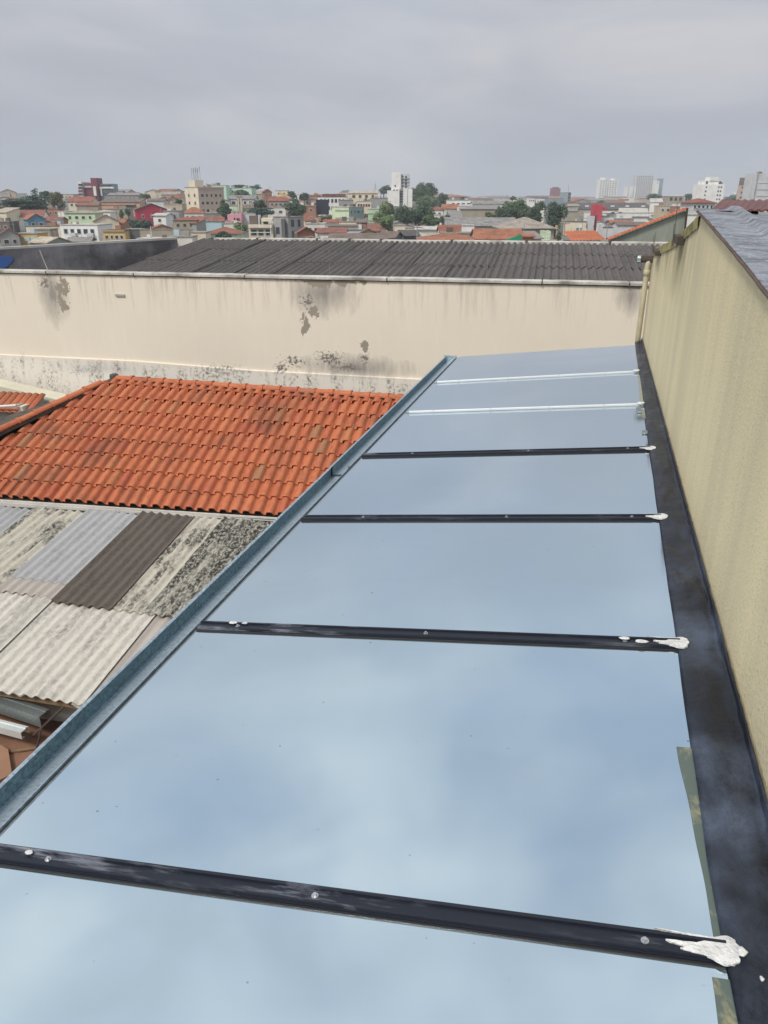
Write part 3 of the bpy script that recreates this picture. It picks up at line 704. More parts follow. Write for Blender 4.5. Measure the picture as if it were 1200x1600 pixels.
# the other slope beyond the hip and ridge
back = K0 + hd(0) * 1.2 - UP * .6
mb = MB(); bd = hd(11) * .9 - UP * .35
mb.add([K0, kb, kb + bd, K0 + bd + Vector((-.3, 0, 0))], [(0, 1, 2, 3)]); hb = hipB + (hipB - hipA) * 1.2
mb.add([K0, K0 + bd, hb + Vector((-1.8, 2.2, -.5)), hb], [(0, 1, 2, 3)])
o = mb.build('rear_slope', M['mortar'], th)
def cap_mesh():
    mb = MB(); L = .40
    def f(i, j):
        w = math.pi * i / 8; r = [.085, .105, .105, .088, .080][j]; y = [0, .0, .05, .055, L + .03][j]
        return Vector((-math.cos(w) * r, y, math.sin(w) * r * .9))
    mb.grid(f, 8, 4); return mb.mesh('ridge_tile', M['tile'], smooth=False, recalc=False)
cm = cap_mesh()
for (A, B, n_) in ((kb, K0, int((kb - K0).length / .40) + 1), (K0, hipB + (hipB - hipA) * .3, 13)):
    e = (B - A).normalized(); L = (B - A).length; 
    if A is kb: A2, e2 = A, e
    else: A2, e2 = B, -e
    for k in range(int(L / .40)):
        o = A2 + e2 * (k * .40) + UP * .045; rt = e2.cross(UP).normalized(); upv = rt.cross(e2).normalized()
        inst('ridge_tile', cm, th, frame(o + UP * random.uniform(-.004, .006), rt, e2, upv))
mb = MB()
for (A, B) in ((kb, K0), (K0, hb)):
    e = (B - A).normalized(); rt = e.cross(UP).normalized()
    mb.obox(A - rt * .062 - UP * .05, e * (B - A).length, rt * .124, UP * .085)
mb.build('mortar_bed', M['mortar'], th)
mb = MB(); mb.obox(hipA + Vector((-.06, -.02, .0)), Vector((.16, 0, 0)), Vector((0, .16, 0)), UP * .14); mb.build('hip_end_mortar', M['mortar'], th, bevel=.04)
mb = MB(); e = eu; nrm = Vector((eu.y, -eu.x, 0)); fo = S(-4, 0) - UP * .17
mb.obox(fo + nrm * .05, eu * (uw + 4), nrm * .03, UP * .175); mb.obox(fo + nrm * .03, eu * (uw + 4), nrm * .11, UP * .015); mb.obox(fo + nrm * .13, eu * (uw + 4), nrm * .012, UP * .15)
mb.build('eaves_board', M['fascia'], th)
mb = MB(); mb.obox(Vector((S(-3.5, 0).x, S(-3.5, 0).y, 0)) - nrm * .25, eu * (uw + 3.4), -nrm * 3.0, UP * (CZ - 5.75)); mb.build('wall', M['pale_render'], th)

# ------------------------------------------------------------ corrugated shed in the near left
SO = at(60, 1093, 8.4); SA = (hd(14) + UP * .135).normalized(); SB = hd(104); SN = SB.cross(SA).normalized()
if SN.z < 0: SN = -SN
sh = thing('corrugated_shed', 'shed roofed with mismatched pale and brown corrugated sheets', 'shed', (SO.x, SO.y, 0))
def sp(a, b, h=0): return SO + SA * a + SB * b + SN * h
smc = {}
def sheet(a, b, length, mat, h=0, waves=6, label=None):
    key = (mat, length, waves)
    if key not in smc: smc[key] = sheet_mesh('roof_sheet', M[mat], waves, length, nl=6)
    o = inst('roof_sheet', smc[key], sh, frame(sp(a, b, h), SB, SA, (SN + SB * random.uniform(-.004, .004)).normalized()))
    if label: o['label'] = label
W6 = 6 * PITCHC
# lower course; all laid on one wave grid so neighbouring sheets nest
G = lambda k: -1.08 + k * PITCHC
for i, k in enumerate((-26, -21, -16, -11)): sheet(0, G(k), 2.35, ['sheet_white', 'sheet_stain'][i % 2], .0 + .008 * (i % 2))
sheet(0.02, G(-6), 2.2, 'sheet_white', .010); sheet(0.0, G(-2), 2.85, 'sheet_white', .030, 2, 'narrow pale sheet reaching further up')
sheet(0, G(-1), 2.2, 'sheet_white', .006); sheet(0.0, G(4), 2.46, 'sheet_white', .020, 6, 'long pale cement sheet')
sheet(-.02, G(9), 2.3, 'sheet_beige', -.006, 6, 'flat beige translucent sheet'); sheet(-.02, G(14), 2.3, 'sheet_white', -.0, 6); sheet(0, G(19), 2.3, 'sheet_white', 0)
def ul(b, a=1.95): return 4.42 + (b + 4.1) * .094 - a
for i, k in enumerate((-37, -31, -25)): sheet(1.95, G(k), ul(G(k)), 'sheet_stain', .04 + .006 * (i % 2))
sheet(1.95, G(-18), ul(G(-18)), 'sheet_grey', .05, 6, 'bluish grey translucent sheet'); sheet(1.95, G(-12), ul(G(-12)), 'sheet_stain', .046, 6, 'pale sheet spotted with black lichen')
sheet(2.34, G(-6), ul(G(-6), 2.34), 'sheet_grey', .056, 6, 'bluish grey translucent sheet'); sheet(1.98, G(-6), 1.0, 'sheet_beige', .044, 6)
sheet(1.88, G(0), ul(G(0), 1.88), 'sheet_brown', .060, 6, 'dark brown corrugated sheet')
sheet(1.90, G(6), ul(G(6)), 'sheet_stain', .044, 4, 'pale sheet with lichen at its lower end'); sheet(1.90, G(9), ul(G(9)), 'sheet_black', .052, 6, 'sheet blackened with lichen')
sheet(1.9, G(15), ul(G(15)), 'sheet_stain', .045); sheet(1.9, G(20), ul(G(20)), 'sheet_white', .05)
mb = MB(); mb.obox(sp(.10, -7, -.12), SB * 10.6, SA * 5.1, SN * .10); mb.build('roof_deck', M['dark_void'], sh)
for k, (a, h) in enumerate(((.04, -.07), (.14, -.15))):
    mb = MB(); mb.obox(sp(a, -7, h - .03), SB * 10.6, SA * .07, UP * .07); mb.build('timber_beam', M['wood'], sh)
mb = MB(); q = sp(.35, -7, 0); q.z = 0; mb.obox(q, SB * 10.4, hd(14) * 4.5, UP * (SO.z - .16)); mb.build('wall', M['grey_render'], sh)
# rusty brown landing and things in the corner under the shed
def on_z(px, py, z): return zpt(px, py, z)
q = [on_z(-260, 1090, -6.75), on_z(150, 1090, -6.75), on_z(190, 1300, -6.75), on_z(-260, 1400, -6.75)]
mb = MB(); mb.prism(q, UP * -.12); o = mb.build('brown_landing', M['rust_sheet'], own=q[1]); tag(o, 'brown rusty sheet platform below the shed roof in the left corner', 'platform')
mb = MB(); mb.prism([on_z(0, 1168, -6.74), on_z(14, 1176, -6.74), on_z(20, 1215, -6.74), on_z(0, 1225, -6.74)], UP * .06); mb.build('board', simple('brown_board', (.28, .15, .09), .85), o)
mb = MB(); mb.obox(on_z(-80, 1190, -6.74), on_z(70, 1170, -6.74) - on_z(-80, 1190, -6.74), hd(0) * .04, UP * .025); mb.build('batten', M['wood'], o)
def profile(name, A, B, w, h, mat, label):      # folded channel from A to B
    e = (B - A); n_ = e.normalized().cross(UP)
    if n_.dot(CAM - A) < 0: n_ = -n_
    r = thing(name, label, 'metal profile', A)
    mb = MB(); mb.obox(A, e, -n_ * w, UP * .004); mb.build('web', mat, r)
    mb = MB(); mb.obox(A + n_ * .002, e, n_ * .004, UP * -h); mb.build('flange', mat, r)
    mb = MB(); mb.obox(A - n_ * w, e, -n_ * .004, UP * -h); mb.build('flange', mat, r)
    mb = MB(); mb.obox(A + n_ * .005 - UP * h, e, -n_ * .05, UP * .004); mb.build('lip', mat, r)
    mb = MB(); mb.obox(A + UP * .005 - n_ * w * .62, e, -n_ * .03, UP * .012); mb.build('rib', mat, r)
    return r
profile('metal_profile', on_z(-230, 1024, -6.30), on_z(62, 1120, -6.30), .17, .17, M['galv_dark'], 'dull green grey folded metal profile just under the shed edge')
profile('metal_profile', on_z(-230, 1076, -6.45), on_z(33, 1145, -6.45), .13, .10, simple('bright_zinc', (.72, .76, .75), .35, .5, dirt=.15, scale=2), 'bright zinc metal profile lying in front of the duller one')
mb = MB(); mb.tube([on_z(108, 1097, -6.2), on_z(52, 1149, -6.55)], .016, 8); o = mb.build('metal_rod', M['iron'], own=on_z(52, 1149, -6.6)); tag(o, 'dark metal rod leaning out from under the shed roof', 'rod')
mb = MB(); mb.tube([on_z(64, 1140, -6.4), on_z(57, 1172, -6.74)], .014, 8); o = mb.build('metal_rod', M['iron'], own=on_z(57, 1172, -6.74)); tag(o, 'short dark rod standing on the brown platform', 'rod')

# ------------------------------------------------------------ sloping wall and little outbuilding at the left edge
W3 = WP - N2 * .75
wpt = lambda px, py: onto(px, py, N2, W3)
mb = MB()
A, B = wpt(-120, 570), wpt(175, 640)
lw = thing('boundary_wall', 'low wall with sloping cream coping running behind the tile hip', 'wall', (A.x, A.y, 0))
mb.prism([A - UP * .22, B - UP * .22, Vector((B.x, B.y, 1)), Vector((A.x, A.y, 1))], N2 * .2); mb.build('wall', M['grey_render'], lw)
mb = MB(); mb.obox(A - UP * .26 - N2 * .06, B - A, N2 * .5, UP * .22); mb.build('coping', simple('cream_cap', (.62, .59, .47), .7, dirt=.2), lw, bevel=.03)
ob = thing('outbuilding', 'small white outbuilding with old tile roof at the left edge', 'outbuilding', wpt(0, 660) * 1)
ORI[ob.name] = Vector(ob.location)
W4 = WP - N2 * 1.9
w4 = lambda px, py: onto(px, py, N2, W4)
A, B = w4(-90, 640), w4(29, 633)
mb = MB(); mb.prism([A, B, Vector((B.x, B.y, 1)), Vector((A.x, A.y, 1))], N2 * 1.0); mb.build('wall', M['grey_render'], ob)
mb = MB(); e = (B - A); e.z = 0
for k in range(14):
    mb2 = MB(); st0 = A + e * (k / 12) + UP * .06 - N2 * .15
    def tf(i, j): return st0 + e.normalized() * (e.length / 12 * i / 6) + N2 * (j * .75) + UP * (j * .30 + .035 * math.sin(math.pi * i / 6))
    mb2.grid(tf, 6, 1); o = mb2.build('roof_tile', M['tile'], ob, smooth=True); s = o.modifiers.new('s', 'SOLIDIFY'); s.thickness = .012
mb = MB(); mb.tube([A + UP * .03 - N2 * .16, B + UP * .035 - N2 * .16 + e.normalized() * .06], .03, 8); mb.build('gutter', M['fascia'], ob)
mb = MB(); p = w4(33, 640); mb.obox(p - N2 * .1, U2 * .12, N2 * .3, UP * .1); mb.obox(p + U2 * .1 - N2 * .12 - UP * .05, U2 * .16, N2 * .2, UP * .06); mb.build('ledge', M['pale_render'], ob)

# ------------------------------------------------------------ grey-green gable wall with tiled verge just past the roof
gw = thing('gable_house', 'house with grey green side wall and orange tiles along its sloping verge', 'house', tuple(at(1000, 375, 29)))
ORI[gw.name] = Vector(gw.location)
A, B, C_, D_ = at(948, 378, 27), at(1072, 330, 27), at(1069, 400, 27), at(948, 400, 27)
mb = MB(); C2 = Vector((B.x, B.y, 0)); D2 = Vector((A.x, A.y, 0)); ax = (B - A); ax.z = 0; axn = ax.normalized(); bk = hd(0) * .3
mb.prism([A, B, C2, D2], bk); mb.build('wall', simple('grey_green_render', (.30, .32, .27), .9, dirt=.35, scale=1.5, dcol=(.12, .13, .10), stretch=(1, 1, .3)), gw)
nt_ = 22
for k in range(nt_):
    a = A.lerp(B, k / nt_); b = A.lerp(B, (k + 1.15) / nt_); mb = MB()
    sl = (b - a); rt = hd(0)
    def vf(i, j): return a + sl * j - rt * .12 + rt * (.26 * i / 5) + UP * (.06 + .055 * math.sin(math.pi * i / 5) + .02 * (1 - j))
    mb.grid(vf, 5, 1); o = mb.build('verge_tile', M['tile'], gw); s = o.modifiers.new('s', 'SOLIDIFY'); s.thickness = .02
mb = MB(); lo = at(893, 377, 27.2); lo2 = A + UP * .05
def rt_(i, j):
    p = lo.lerp(lo2, i / 40); q = p + hd(0) * 3.2 + (B - A) * .16 + UP * .02
    r = p.lerp(q, j / 8); r.z += .03 * abs(math.sin(i * math.pi / 4)) - .0 + .012 * (j % 2); return r
mb.grid(rt_, 40, 8); mb.build('roof', M['tile'], gw)
mb = MB(); mb.tube([at(1069, 368, 26.9), at(1074, 325, 26.9)], .035, 8); mb.build('downpipe', M['iron'], gw)
#CITY#

# ------------------------------------------------------------ the town
def paint(name, c, dirt=.3, rough=.88, dcol=None): M[name] = simple(name, c, rough, dirt=dirt, scale=.35, dcol=dcol or tuple(x * .55 for x in c)); return M[name]
for n_, c_ in dict(white=(.80, .79, .76), cream=(.70, .62, .47), beige=(.52, .44, .33), peach=(.56, .36, .25), pinkish=(.47, .37, .31), tan=(.36, .31, .24), grey=(.32, .32, .31), lgrey=(.56, .57, .58),
                   dgrey=(.12, .12, .125), brown=(.17, .13, .105), mint=(.52, .70, .57), pgreen=(.56, .70, .46), teal=(.30, .42, .38), pink=(.62, .30, .34), crimson=(.42, .035, .07), maroon=(.20, .045, .065),
                   blue=(.10, .24, .34), sky_blue=(.42, .56, .60), navy=(.02, .022, .045), yellow=(.60, .42, .17), brick=(.36, .17, .11), red=(.50, .05, .07), green=(.02, .27, .15), olive=(.2, .2, .11), offwhite=(.68, .66, .60), steelblue=(.24, .29, .33)).items():
    paint('paint_' + n_, c_)
def rooftile(name, c):
    t = NT(name); v = t.coord('World'); a = t.noise(v, .7, 7, .7); b_ = t.noise(v, 3, 5, .7)
    c1 = t.mix(t.rng(a, .4, .65), c, tuple(x * .55 for x in c)); c1 = t.mix(t.rng(b_, .5, .7, 0, .5), c1, (.10, .07, .055)); M[name] = t.out(c1, .9, 0, b_, .4, .05)
for n_, c_ in dict(r_red=(.27, .095, .06), r_orange=(.33, .13, .072), r_brick=(.24, .10, .07), r_brown=(.17, .13, .11), r_grey=(.25, .24, .23), r_dark=(.085, .08, .08), r_tan=(.33, .29, .245), r_white=(.5, .49, .46), r_pale=(.46, .40, .31)).items(): rooftile(n_, c_)
unit = MB(); unit.box((0, 0, 0), (1, .12, 1), 0); unit.box((0, -.065, 0), (.78, .03, .78), 1)
WIN = {}
def winmesh(fr):
    if fr not in WIN: WIN[fr] = unit.mesh('window', [M[fr], M['pane']])
    return WIN[fr]
LM = []; SEEN = {}; RECT = []
def base_z(p):
    r = p - CAM; d = r.dot(hd(0)); return terrain(d, r.dot(hd(90))) - 1.2
def H(x0, x1, yt, d, wall, roof, label, kind='flat', rp=0, rot=0, dep=7, win=None, xm=None, name='house', cat='house', group=None, ww=1.1, wh_=1.1, fr='frame', sp=2.9, side=None, yb=None, w0=1.5, rkind=None, over=.35, swin=None):
    pa, pb = at(x0, yt, d), at(x1, yt, d)
    W = (pb - pa).length; e0 = hd(90); f0 = hd(0)
    if xm is not None:                      # corner building: two faces meet at pixel xm, turned by rot
        c = at(xm, yt, d); a = R(rot or 40); mpp = d / 1298 * 1.0
        ex = e0 * math.cos(a) + f0 * math.sin(a); ey = -e0 * math.sin(a) + f0 * math.cos(a)
        W = (x1 - xm) * mpp / math.cos(a); D = (xm - x0) * mpp / math.sin(a); o = c
    else:
        a = R(rot); ex = e0 * math.cos(a) + f0 * math.sin(a); ey = -e0 * math.sin(a) + f0 * math.cos(a)
        D = dep
        W = max(2, (W - abs(math.sin(a)) * D * .9) / math.cos(a)) if rot else W
        o = pa if rot <= 0 else pa + e0 * (D * math.sin(a) * .9)
        if rot < 0: o = pa
    o = Vector(o); z1 = o.z; bz = base_z(o) if yb is None else at(x0, yb, d).z
    mid = o + ex * W / 2 + ey * D / 2
    r = thing(name, label, cat, (mid.x, mid.y, bz), group)
    if not group: LM.append(((x0 + x1) / 2, yt, label)); RECT.append((x0, x1, yt - rp, d, yt + min(10, 2900 / d)))
    O = Vector((o.x, o.y, bz)); h = z1 - bz; mpp = d / 1298; rh = rp * mpp
    mb = MB(); mb.obox(O, ex * W, ey * D, UP * h)
    T = O + UP * h
    if kind == 'gfront':
        mb.prism([T, T + ex * W, T + ex * W / 2 + UP * rh], ey * D)
    elif kind == 'gable':
        mb.prism([T, T + ey * D, T + ey * D / 2 + UP * rh], ex * W)
    elif kind == 'shed':
        mb.prism([T, T + ey * D, T + ey * D + UP * rh], ex * W)
    mb.build('wall', M['paint_' + wall] if ('paint_' + wall) in M else M[wall], r)
    rm = M[roof] if roof else None; ov = over; th_ = .14
    if roof:
        mb = MB()
        def slab(q): mb.prism([p + UP * .02 for p in q], UP * th_)
        if kind == 'flat':
            mb.obox(T - ex * .12 - ey * .12 + UP * .005, ex * (W + .24), ey * (D + .24), UP * .22)
        elif kind == 'gable':
            R0, R1 = T + ey * D / 2 + UP * rh - ex * ov, T + ey * D / 2 + UP * rh + ex * (W + ov); k = rh / (D / 2) * ov
            slab([T - ex * ov - ey * ov - UP * k, T + ex * (W + ov) - ey * ov - UP * k, R1, R0])
            slab([T - ex * ov + ey * (D + ov) - UP * k, R0, R1, T + ex * (W + ov) + ey * (D + ov) - UP * k])
        elif kind == 'gfront':
            R0, R1 = T + ex * W / 2 + UP * rh - ey * ov, T + ex * W / 2 + UP * rh + ey * (D + ov); k = rh / (W / 2) * ov
            slab([T - ex * ov - ey * ov - UP * k, R0, R1, T - ex * ov + ey * (D + ov) - UP * k])
            slab([T + ex * (W + ov) - ey * ov - UP * k, T + ex * (W + ov) + ey * (D + ov) - UP * k, R1, R0])
        elif kind == 'shed':
            k = rh / D * ov
            slab([T - ex * ov - ey * ov - UP * k, T + ex * (W + ov) - ey * ov - UP * k, T + ex * (W + ov) + ey * (D + ov) + UP * (rh + k), T - ex * ov + ey * (D + ov) + UP * (rh + k)])
        elif kind == 'hip':
            i = min(W, D) / 2 * .95
            c = [T - ex * ov - ey * ov, T + ex * (W + ov) - ey * ov, T + ex * (W + ov) + ey * (D + ov), T - ex * ov + ey * (D + ov)]
            if W > D: a_, b_ = T + ex * i + ey * D / 2 + UP * rh, T + ex * (W - i) + ey * D / 2 + UP * rh
            else: a_, b_ = T + ex * W / 2 + ey * i + UP * rh, T + ex * W / 2 + ey * (D - i) + UP * rh
            c = [p + UP * .02 for p in c]
            if W > D: mb.add(c + [a_, b_], [(0, 1, 5, 4), (1, 2, 5), (2, 3, 4, 5), (3, 0, 4), (0, 3, 2, 1)])
            else: mb.add(c + [a_, b_], [(0, 1, 4), (1, 2, 5, 4), (2, 3, 5), (3, 0, 4, 5), (0, 3, 2, 1)])
        mb.build('roof', rm, r)
    rc_ = random.Random(int(x0 * 31 + yt * 17))
    if 120 < d < 460 and kind == 'flat' and W > 4 and D > 3:
        for k_ in range(rc_.choice((1, 2, 2, 3))):
            a_, b_ = rc_.uniform(.1, .75) * W, rc_.uniform(.2, .6) * D; w_ = rc_.uniform(.7, 1.6); mb = MB()
            mb.obox(T + ex * a_ + ey * b_ + UP * .2, ex * w_, ey * w_, UP * rc_.uniform(.5, 1.3)); mb.build(rc_.choice(('water_tank', 'stair_head', 'chimney')), M[rc_.choice(('paint_offwhite', 'paint_sky_blue', 'paint_grey', 'paint_tan', 'paint_brick', 'r_brown'))], r)
    if 120 < d < 460 and rc_.random() < .5:
        a_ = rc_.uniform(.1, .9) * W; mb = MB(); q_ = T + ex * a_ + ey * D * .5 + UP * (rh * .6); mb.tube([q_, q_ + UP * rc_.uniform(1.5, 2.6)], .05, 4); mb.obox(q_ + UP * 1.4 - ex * .5, ex, ey * .06, UP * .06); mb.build('tv_aerial', M['paint_grey'], r)
    def wins(O_, e, n, Wf, rows, cols, m0=.06):
        for i in range(rows):
            z = z1 - w0 - sp * i
            for j in range(cols):
                p = O_ + e * (Wf * (m0 + (1 - 2 * m0) * (j + .5) / cols)); p = Vector((p.x, p.y, z))
                if z < bz + .5: continue
                jj = random.choice((1, 1, .8, 1.15))
                inst('window', winmesh(fr), r, frame(p + n * .02, e * ww * jj, -n, UP * wh_))
    if win: wins(O, ex, -ey, W, *win)
    if side or swin:
        rows, cols = (side or swin)
        if xm is not None or rot > 0: wins(O + ey * D, -ey, -ex, D, rows, cols)
        else: wins(O + ex * W, ey, ex, D, rows, cols)
    return r, O, ex, ey, W, D, h
def extra(h, x, y, z, w, dp, hh, mat, name='annex'):    # box on a building in its own frame (x along front, z from the roof)
    r, O, ex, ey, W, D, hgt = h; mb = MB(); mb.obox(O + ex * x + ey * y + UP * (hgt + z), ex * w, ey * dp, UP * hh); return mb.build(name, M[mat], r)

# --- left hill
h = H(15, 66, 343, 262, 'blue', 'r_orange', 'turquoise blue house with orange tile roof beside the big cedar', 'gfront', 8, 30, 9, xm=43, win=(2, 2), side=(1, 2), ww=1.3)
extra(h, -.3, -1.2, -3.2, 4.5, 1.2, .25, 'r_brick', 'canopy'); extra(h, .5, -.6, -4.2, 2.2, .5, 1.0, 'paint_white', 'balcony')
h = H(93, 161, 352, 232, 'white', 'r_white', 'white two storey house with a row of dark arched windows', win=(2, 5), ww=1.3, wh_=1.5, dep=9, rot=-8, fr='paint_lgrey', w0=1.6)
extra(h, 3.1, -.9, -2.9, 1.8, .9, .9, 'paint_lgrey', 'balcony'); extra(h, 8.3, -.9, -2.9, 1.8, .9, .9, 'paint_lgrey', 'balcony')
h = H(160, 195, 361, 214, 'yellow', 'r_dark', 'small yellow house with white framed windows and a flat roof', win=(1, 4), ww=.9, wh_=1.1, dep=6, fr='paint_white')
extra(h, 0, -.3, -.1, 5.8, .4, .25, 'paint_yellow', 'parapet')
H(195.5, 218, 359, 218, 'dgrey', 'r_grey', 'dark grey blank shed wall right of the small yellow house', dep=5, name='shed', cat='shed')
h = H(205, 257, 328, 300, 'crimson', 'r_dark', 'crimson house with dark gable roof and white trimmed windows', 'gfront', 9, 24, 12, xm=212, win=(2, 3), fr='paint_white', ww=1.2, wh_=1.2, w0=2.2, sp=4.2)
H(239, 262, 337, 282, 'white', 'r_white', 'narrow white house with a slanting top between crimson house and concrete wall', 'gable', 3, -5, 8, win=(2, 1), name='house')
H(255, 279, 330, 290, 'grey', 'r_grey', 'stained bare concrete block building below the beige flats', dep=8, name='building', cat='building', win=(1, 2), ww=.6)
H(256, 284, 320, 330, 'beige', 'r_pale', 'plain beige wall block directly left of the flats', dep=8, name='building', cat='building')
H(270, 306, 344, 262, 'tan', 'r_red', 'open porch house with shallow red tile roof below the flats', 'hip', 5, 0, 8, win=(1, 3), fr='paint_tan')
h = H(281, 343, 293, 340, 'cream', 'r_tan', 'five storey beige block of flats topped by phone antennas', xm=309, rot=42, win=(5, 5), side=(5, 2), name='apartment_building', cat='apartment block', ww=1.3, wh_=1.3, fr='paint_pinkish', w0=3.0)
mb = MB(); r_, O_, ex_, ey_, W_, D_, h_ = h
mb.obox(O_ - ey_ * .04 - ex_ * .0, ex_ * W_, ey_ * .035, UP * h_ * .999); mb.build('front_face', M['paint_pinkish'], r_)
extra(h, .5, 3, .2, 4, 5, 2.6, 'paint_cream', 'stair_head'); extra(h, -.2, -.2, -.3, W_ + .4, .3, .5, 'paint_pinkish', 'cornice')
c0 = O_ + ex_ * 2.5 + ey_ * 5 + UP * (h_ + 2.8)
an = thing('phone_mast_group', 'cluster of slim phone antenna masts on the beige flats', 'antenna', c0)
for k in range(8):
    p = c0 + ex_ * (k % 4 - 1.6) * .9 + ey_ * (k // 4) * 2 - ey_; hh = random.uniform(3.6, 6.0)
    mb = MB(); mb.tube([p, p + UP * hh], .06, 6); o = mb.build('mast', M['galv_dark'], an)
    mb = MB(); mb.obox(p + UP * (hh - 1.6) - ex_ * .15, ex_ * .3, ey_ * .2, UP * 1.5); mb.build('panel_antenna', M['paint_lgrey'], o)
# modern red and white block on the hilltop
p0 = at(121, 305, 480); mod = thing('office_building', 'modern white and maroon stepped building on the hilltop', 'building', (p0.x, p0.y, base_z(p0)))
def bx(par, x0, x1, y0, y1, d, dp, mat, name, rot=0):
    a, b = at(x0, y0, d), at(x1, y1, d); mb = MB(); w = (b - a).dot(hd(90)); e = hd(90 + rot)
    mb.obox(Vector((a.x, a.y, b.z)), e * w, hd(rot) * dp, UP * (a.z - b.z)); return mb.build(name, M[mat], par)
bx(mod, 121, 131, 284, 315, 479, 14, 'paint_white', 'tower'); bx(mod, 131, 147, 286, 315, 481, 14, 'paint_maroon', 'block'); bx(mod, 141, 154.5, 278, 312, 478.5, 10, 'paint_maroon', 'stair_tower')
bx(mod, 130.5, 148, 290.5, 293, 480.3, 1, 'paint_lgrey', 'band'); bx(mod, 145, 151, 291, 306, 477.8, 2, 'paint_white', 'fin'); bx(mod, 156, 175, 287, 315, 481, 14, 'paint_steelblue', 'block')
bx(mod, 154.5, 177, 292, 294.5, 480, 2, 'paint_white', 'band'); bx(mod, 156, 160, 294, 306, 480, 1, 'paint_white', 'fin'); bx(mod, 158, 174, 288.3, 291, 480.6, 1, 'pane', 'window_band'); bx(mod, 160.5, 176, 295.5, 303, 480.4, 1, 'paint_dgrey', 'window_band')
for k in range(4): bx(mod, 122, 129, 287 + k * 5, 290 + k * 5, 478.7, .5, 'paint_maroon' if k > 1 else 'pane', 'balcony')
h = H(157, 218, 316, 382, 'peach', 'r_brown', 'long peach building with brown roof below the hilltop', 'shed', 5, 0, 9, name='building', cat='building')
extra(h, 0, -.3, -1.1, 16, .4, .5, 'paint_peach', 'band'); extra(h, 5.5, -.05, -6, 9, .06, 4.3, 'paint_tan', 'wall_panel'); bx(h[0], 196, 212, 320, 323, 381.5, .5, 'pane', 'window')
H(106, 147, 315, 402, 'cream', 'r_red', 'cream house with red tile roof and five small dark windows', 'gable', 6, -6, 8, win=(1, 5), ww=1.2, wh_=1.4)
H(118, 152, 321, 372, 'tan', 'r_red', 'house with long low red roof under the cream five window house', 'gable', 3, 4, 6)
H(90, 102, 331, 305, 'white', 'r_white', 'white end wall of the pale green house', dep=9, win=None)
H(100, 148, 333, 300, 'pgreen', 'r_tan', 'pale green house with grey tan tiled roof', 'hip', 4, 0, 9, win=(1, 4), ww=1.3)
H(140, 182, 346, 262, 'cream', 'r_orange', 'cream house with broad plain gable and orange tile roof', 'gfront', 9, 20, 10, xm=146)
H(165, 193, 349, 268, 'brick', 'r_orange', 'low brick house with orange tiles next to the cream gable', 'gable', 5, 0, 7)
H(47, 97, 379, 165, 'grey', 'r_pale', 'grey low shed with pale sheet gable roof just behind the sooty wall', 'gable', 7, -25, 6, win=(1, 1))
H(97, 138, 378, 172, 'grey', 'r_grey', 'grey sheet roofed sheds beside the pale gable shed', 'gable', 5, 10, 7)
H(55, 78, 359, 205, 'tan', 'r_tan', 'square tan concrete water tank block', dep=5, name='building', cat='building')
H(-8, 25, 367, 188, 'grey', 'r_red', 'grey gabled house with red tiles at the left edge', 'gfront', 9, 25, 9, xm=0, win=(1, 2))
h = H(22, 58, 366, 192, 'yellow', 'r_tan', 'low ochre house with blue tarpaulins on its wall', 'flat', 0, 0, 6)
extra(h, 2.2, -.15, -1.6, 1.3, .1, .9, 'paint_sky_blue', 'tarpaulin'); extra(h, 3.8, -.15, -1.5, 1.1, .1, .9, 'paint_sky_blue', 'tarpaulin')
H(40, 93, 354, 243, 'cream', 'r_brown', 'long cream parapet building under the blue house', dep=5, name='building', cat='building')
H(66, 94, 345, 285, 'brick', 'r_brick', 'brown house with rust coloured roof right of the blue house', 'gable', 5, 0, 7)
H(80, 94, 344, 270, 'lgrey', 'r_grey', 'tiny pale blue grey rooftop room with two windows', dep=3, win=(1, 2), yb=350)
H(-12, 18, 332, 302, 'cream', 'r_pale', 'cream shed roofed building at the left edge below the cedar', 'shed', 6, -12, 8, name='building', cat='building')
H(-12, 12, 318, 352, 'brown', 'r_brick', 'brown house with one white window at the left edge', 'gable', 4, 0, 7, win=(1, 1))
H(-10, 14, 347, 262, 'brown', 'r_grey', 'dark brown house at the left edge', 'flat', 0, 0, 7, win=(1, 2))
H(60, 80, 318, 362, 'tan', 'r_tan', 'beige house with brick window openings between the trees', 'hip', 3, 0, 7, win=(2, 1), fr='paint_brick')
H(72, 92, 327, 345, 'brick', 'r_brick', 'small raw brick house under the olive tree', dep=6, win=(2, 2))
H(160, 200, 327, 352, 'tan', 'r_grey', 'stained grey beige house under the peach building', 'flat', 0, 0, 7, win=(1, 3), ww=.9)
H(148, 172, 331, 330, 'white', 'r_pale', 'white low house with domed sheet roof left of the palms', 'hip', 3, 0, 7, win=(1, 2))
H(230, 256, 314, 425, 'lgrey', 'r_brown', 'white low house with grey brown roof on the ridge', 'gable', 3, 0, 7)
H(250, 276, 312, 432, 'pinkish', 'r_brick', 'pinkish house with red roof left of the flats', 'gfront', 5, 28, 8, xm=263, win=(2, 2))
h = H(168, 216, 305, 452, 'grey', 'r_grey', 'long grey roofed hall on the hill behind the peach building', 'gable', 3, 0, 10, name='hall', cat='building', win=(1, 6))
H(182, 192, 299, 470, 'grey', 'r_grey', 'small grey rooftop box on the hill hall', dep=4, name='building', cat='building')
H(195, 214, 304, 470, 'tan', 'r_brick', 'small house with reddish roof peeking over the hill hall', 'gable', 3, 0, 7)
H(218, 300, 359, 212, 'tan', 'r_tan', 'long dirty beige yard wall in front of the green bush', dep=.4, name='yard_wall', cat='wall')
H(214, 262, 374, 165, 'offwhite', 'r_white', 'white flat slab just above the sooty wall', dep=5, name='building', cat='building')
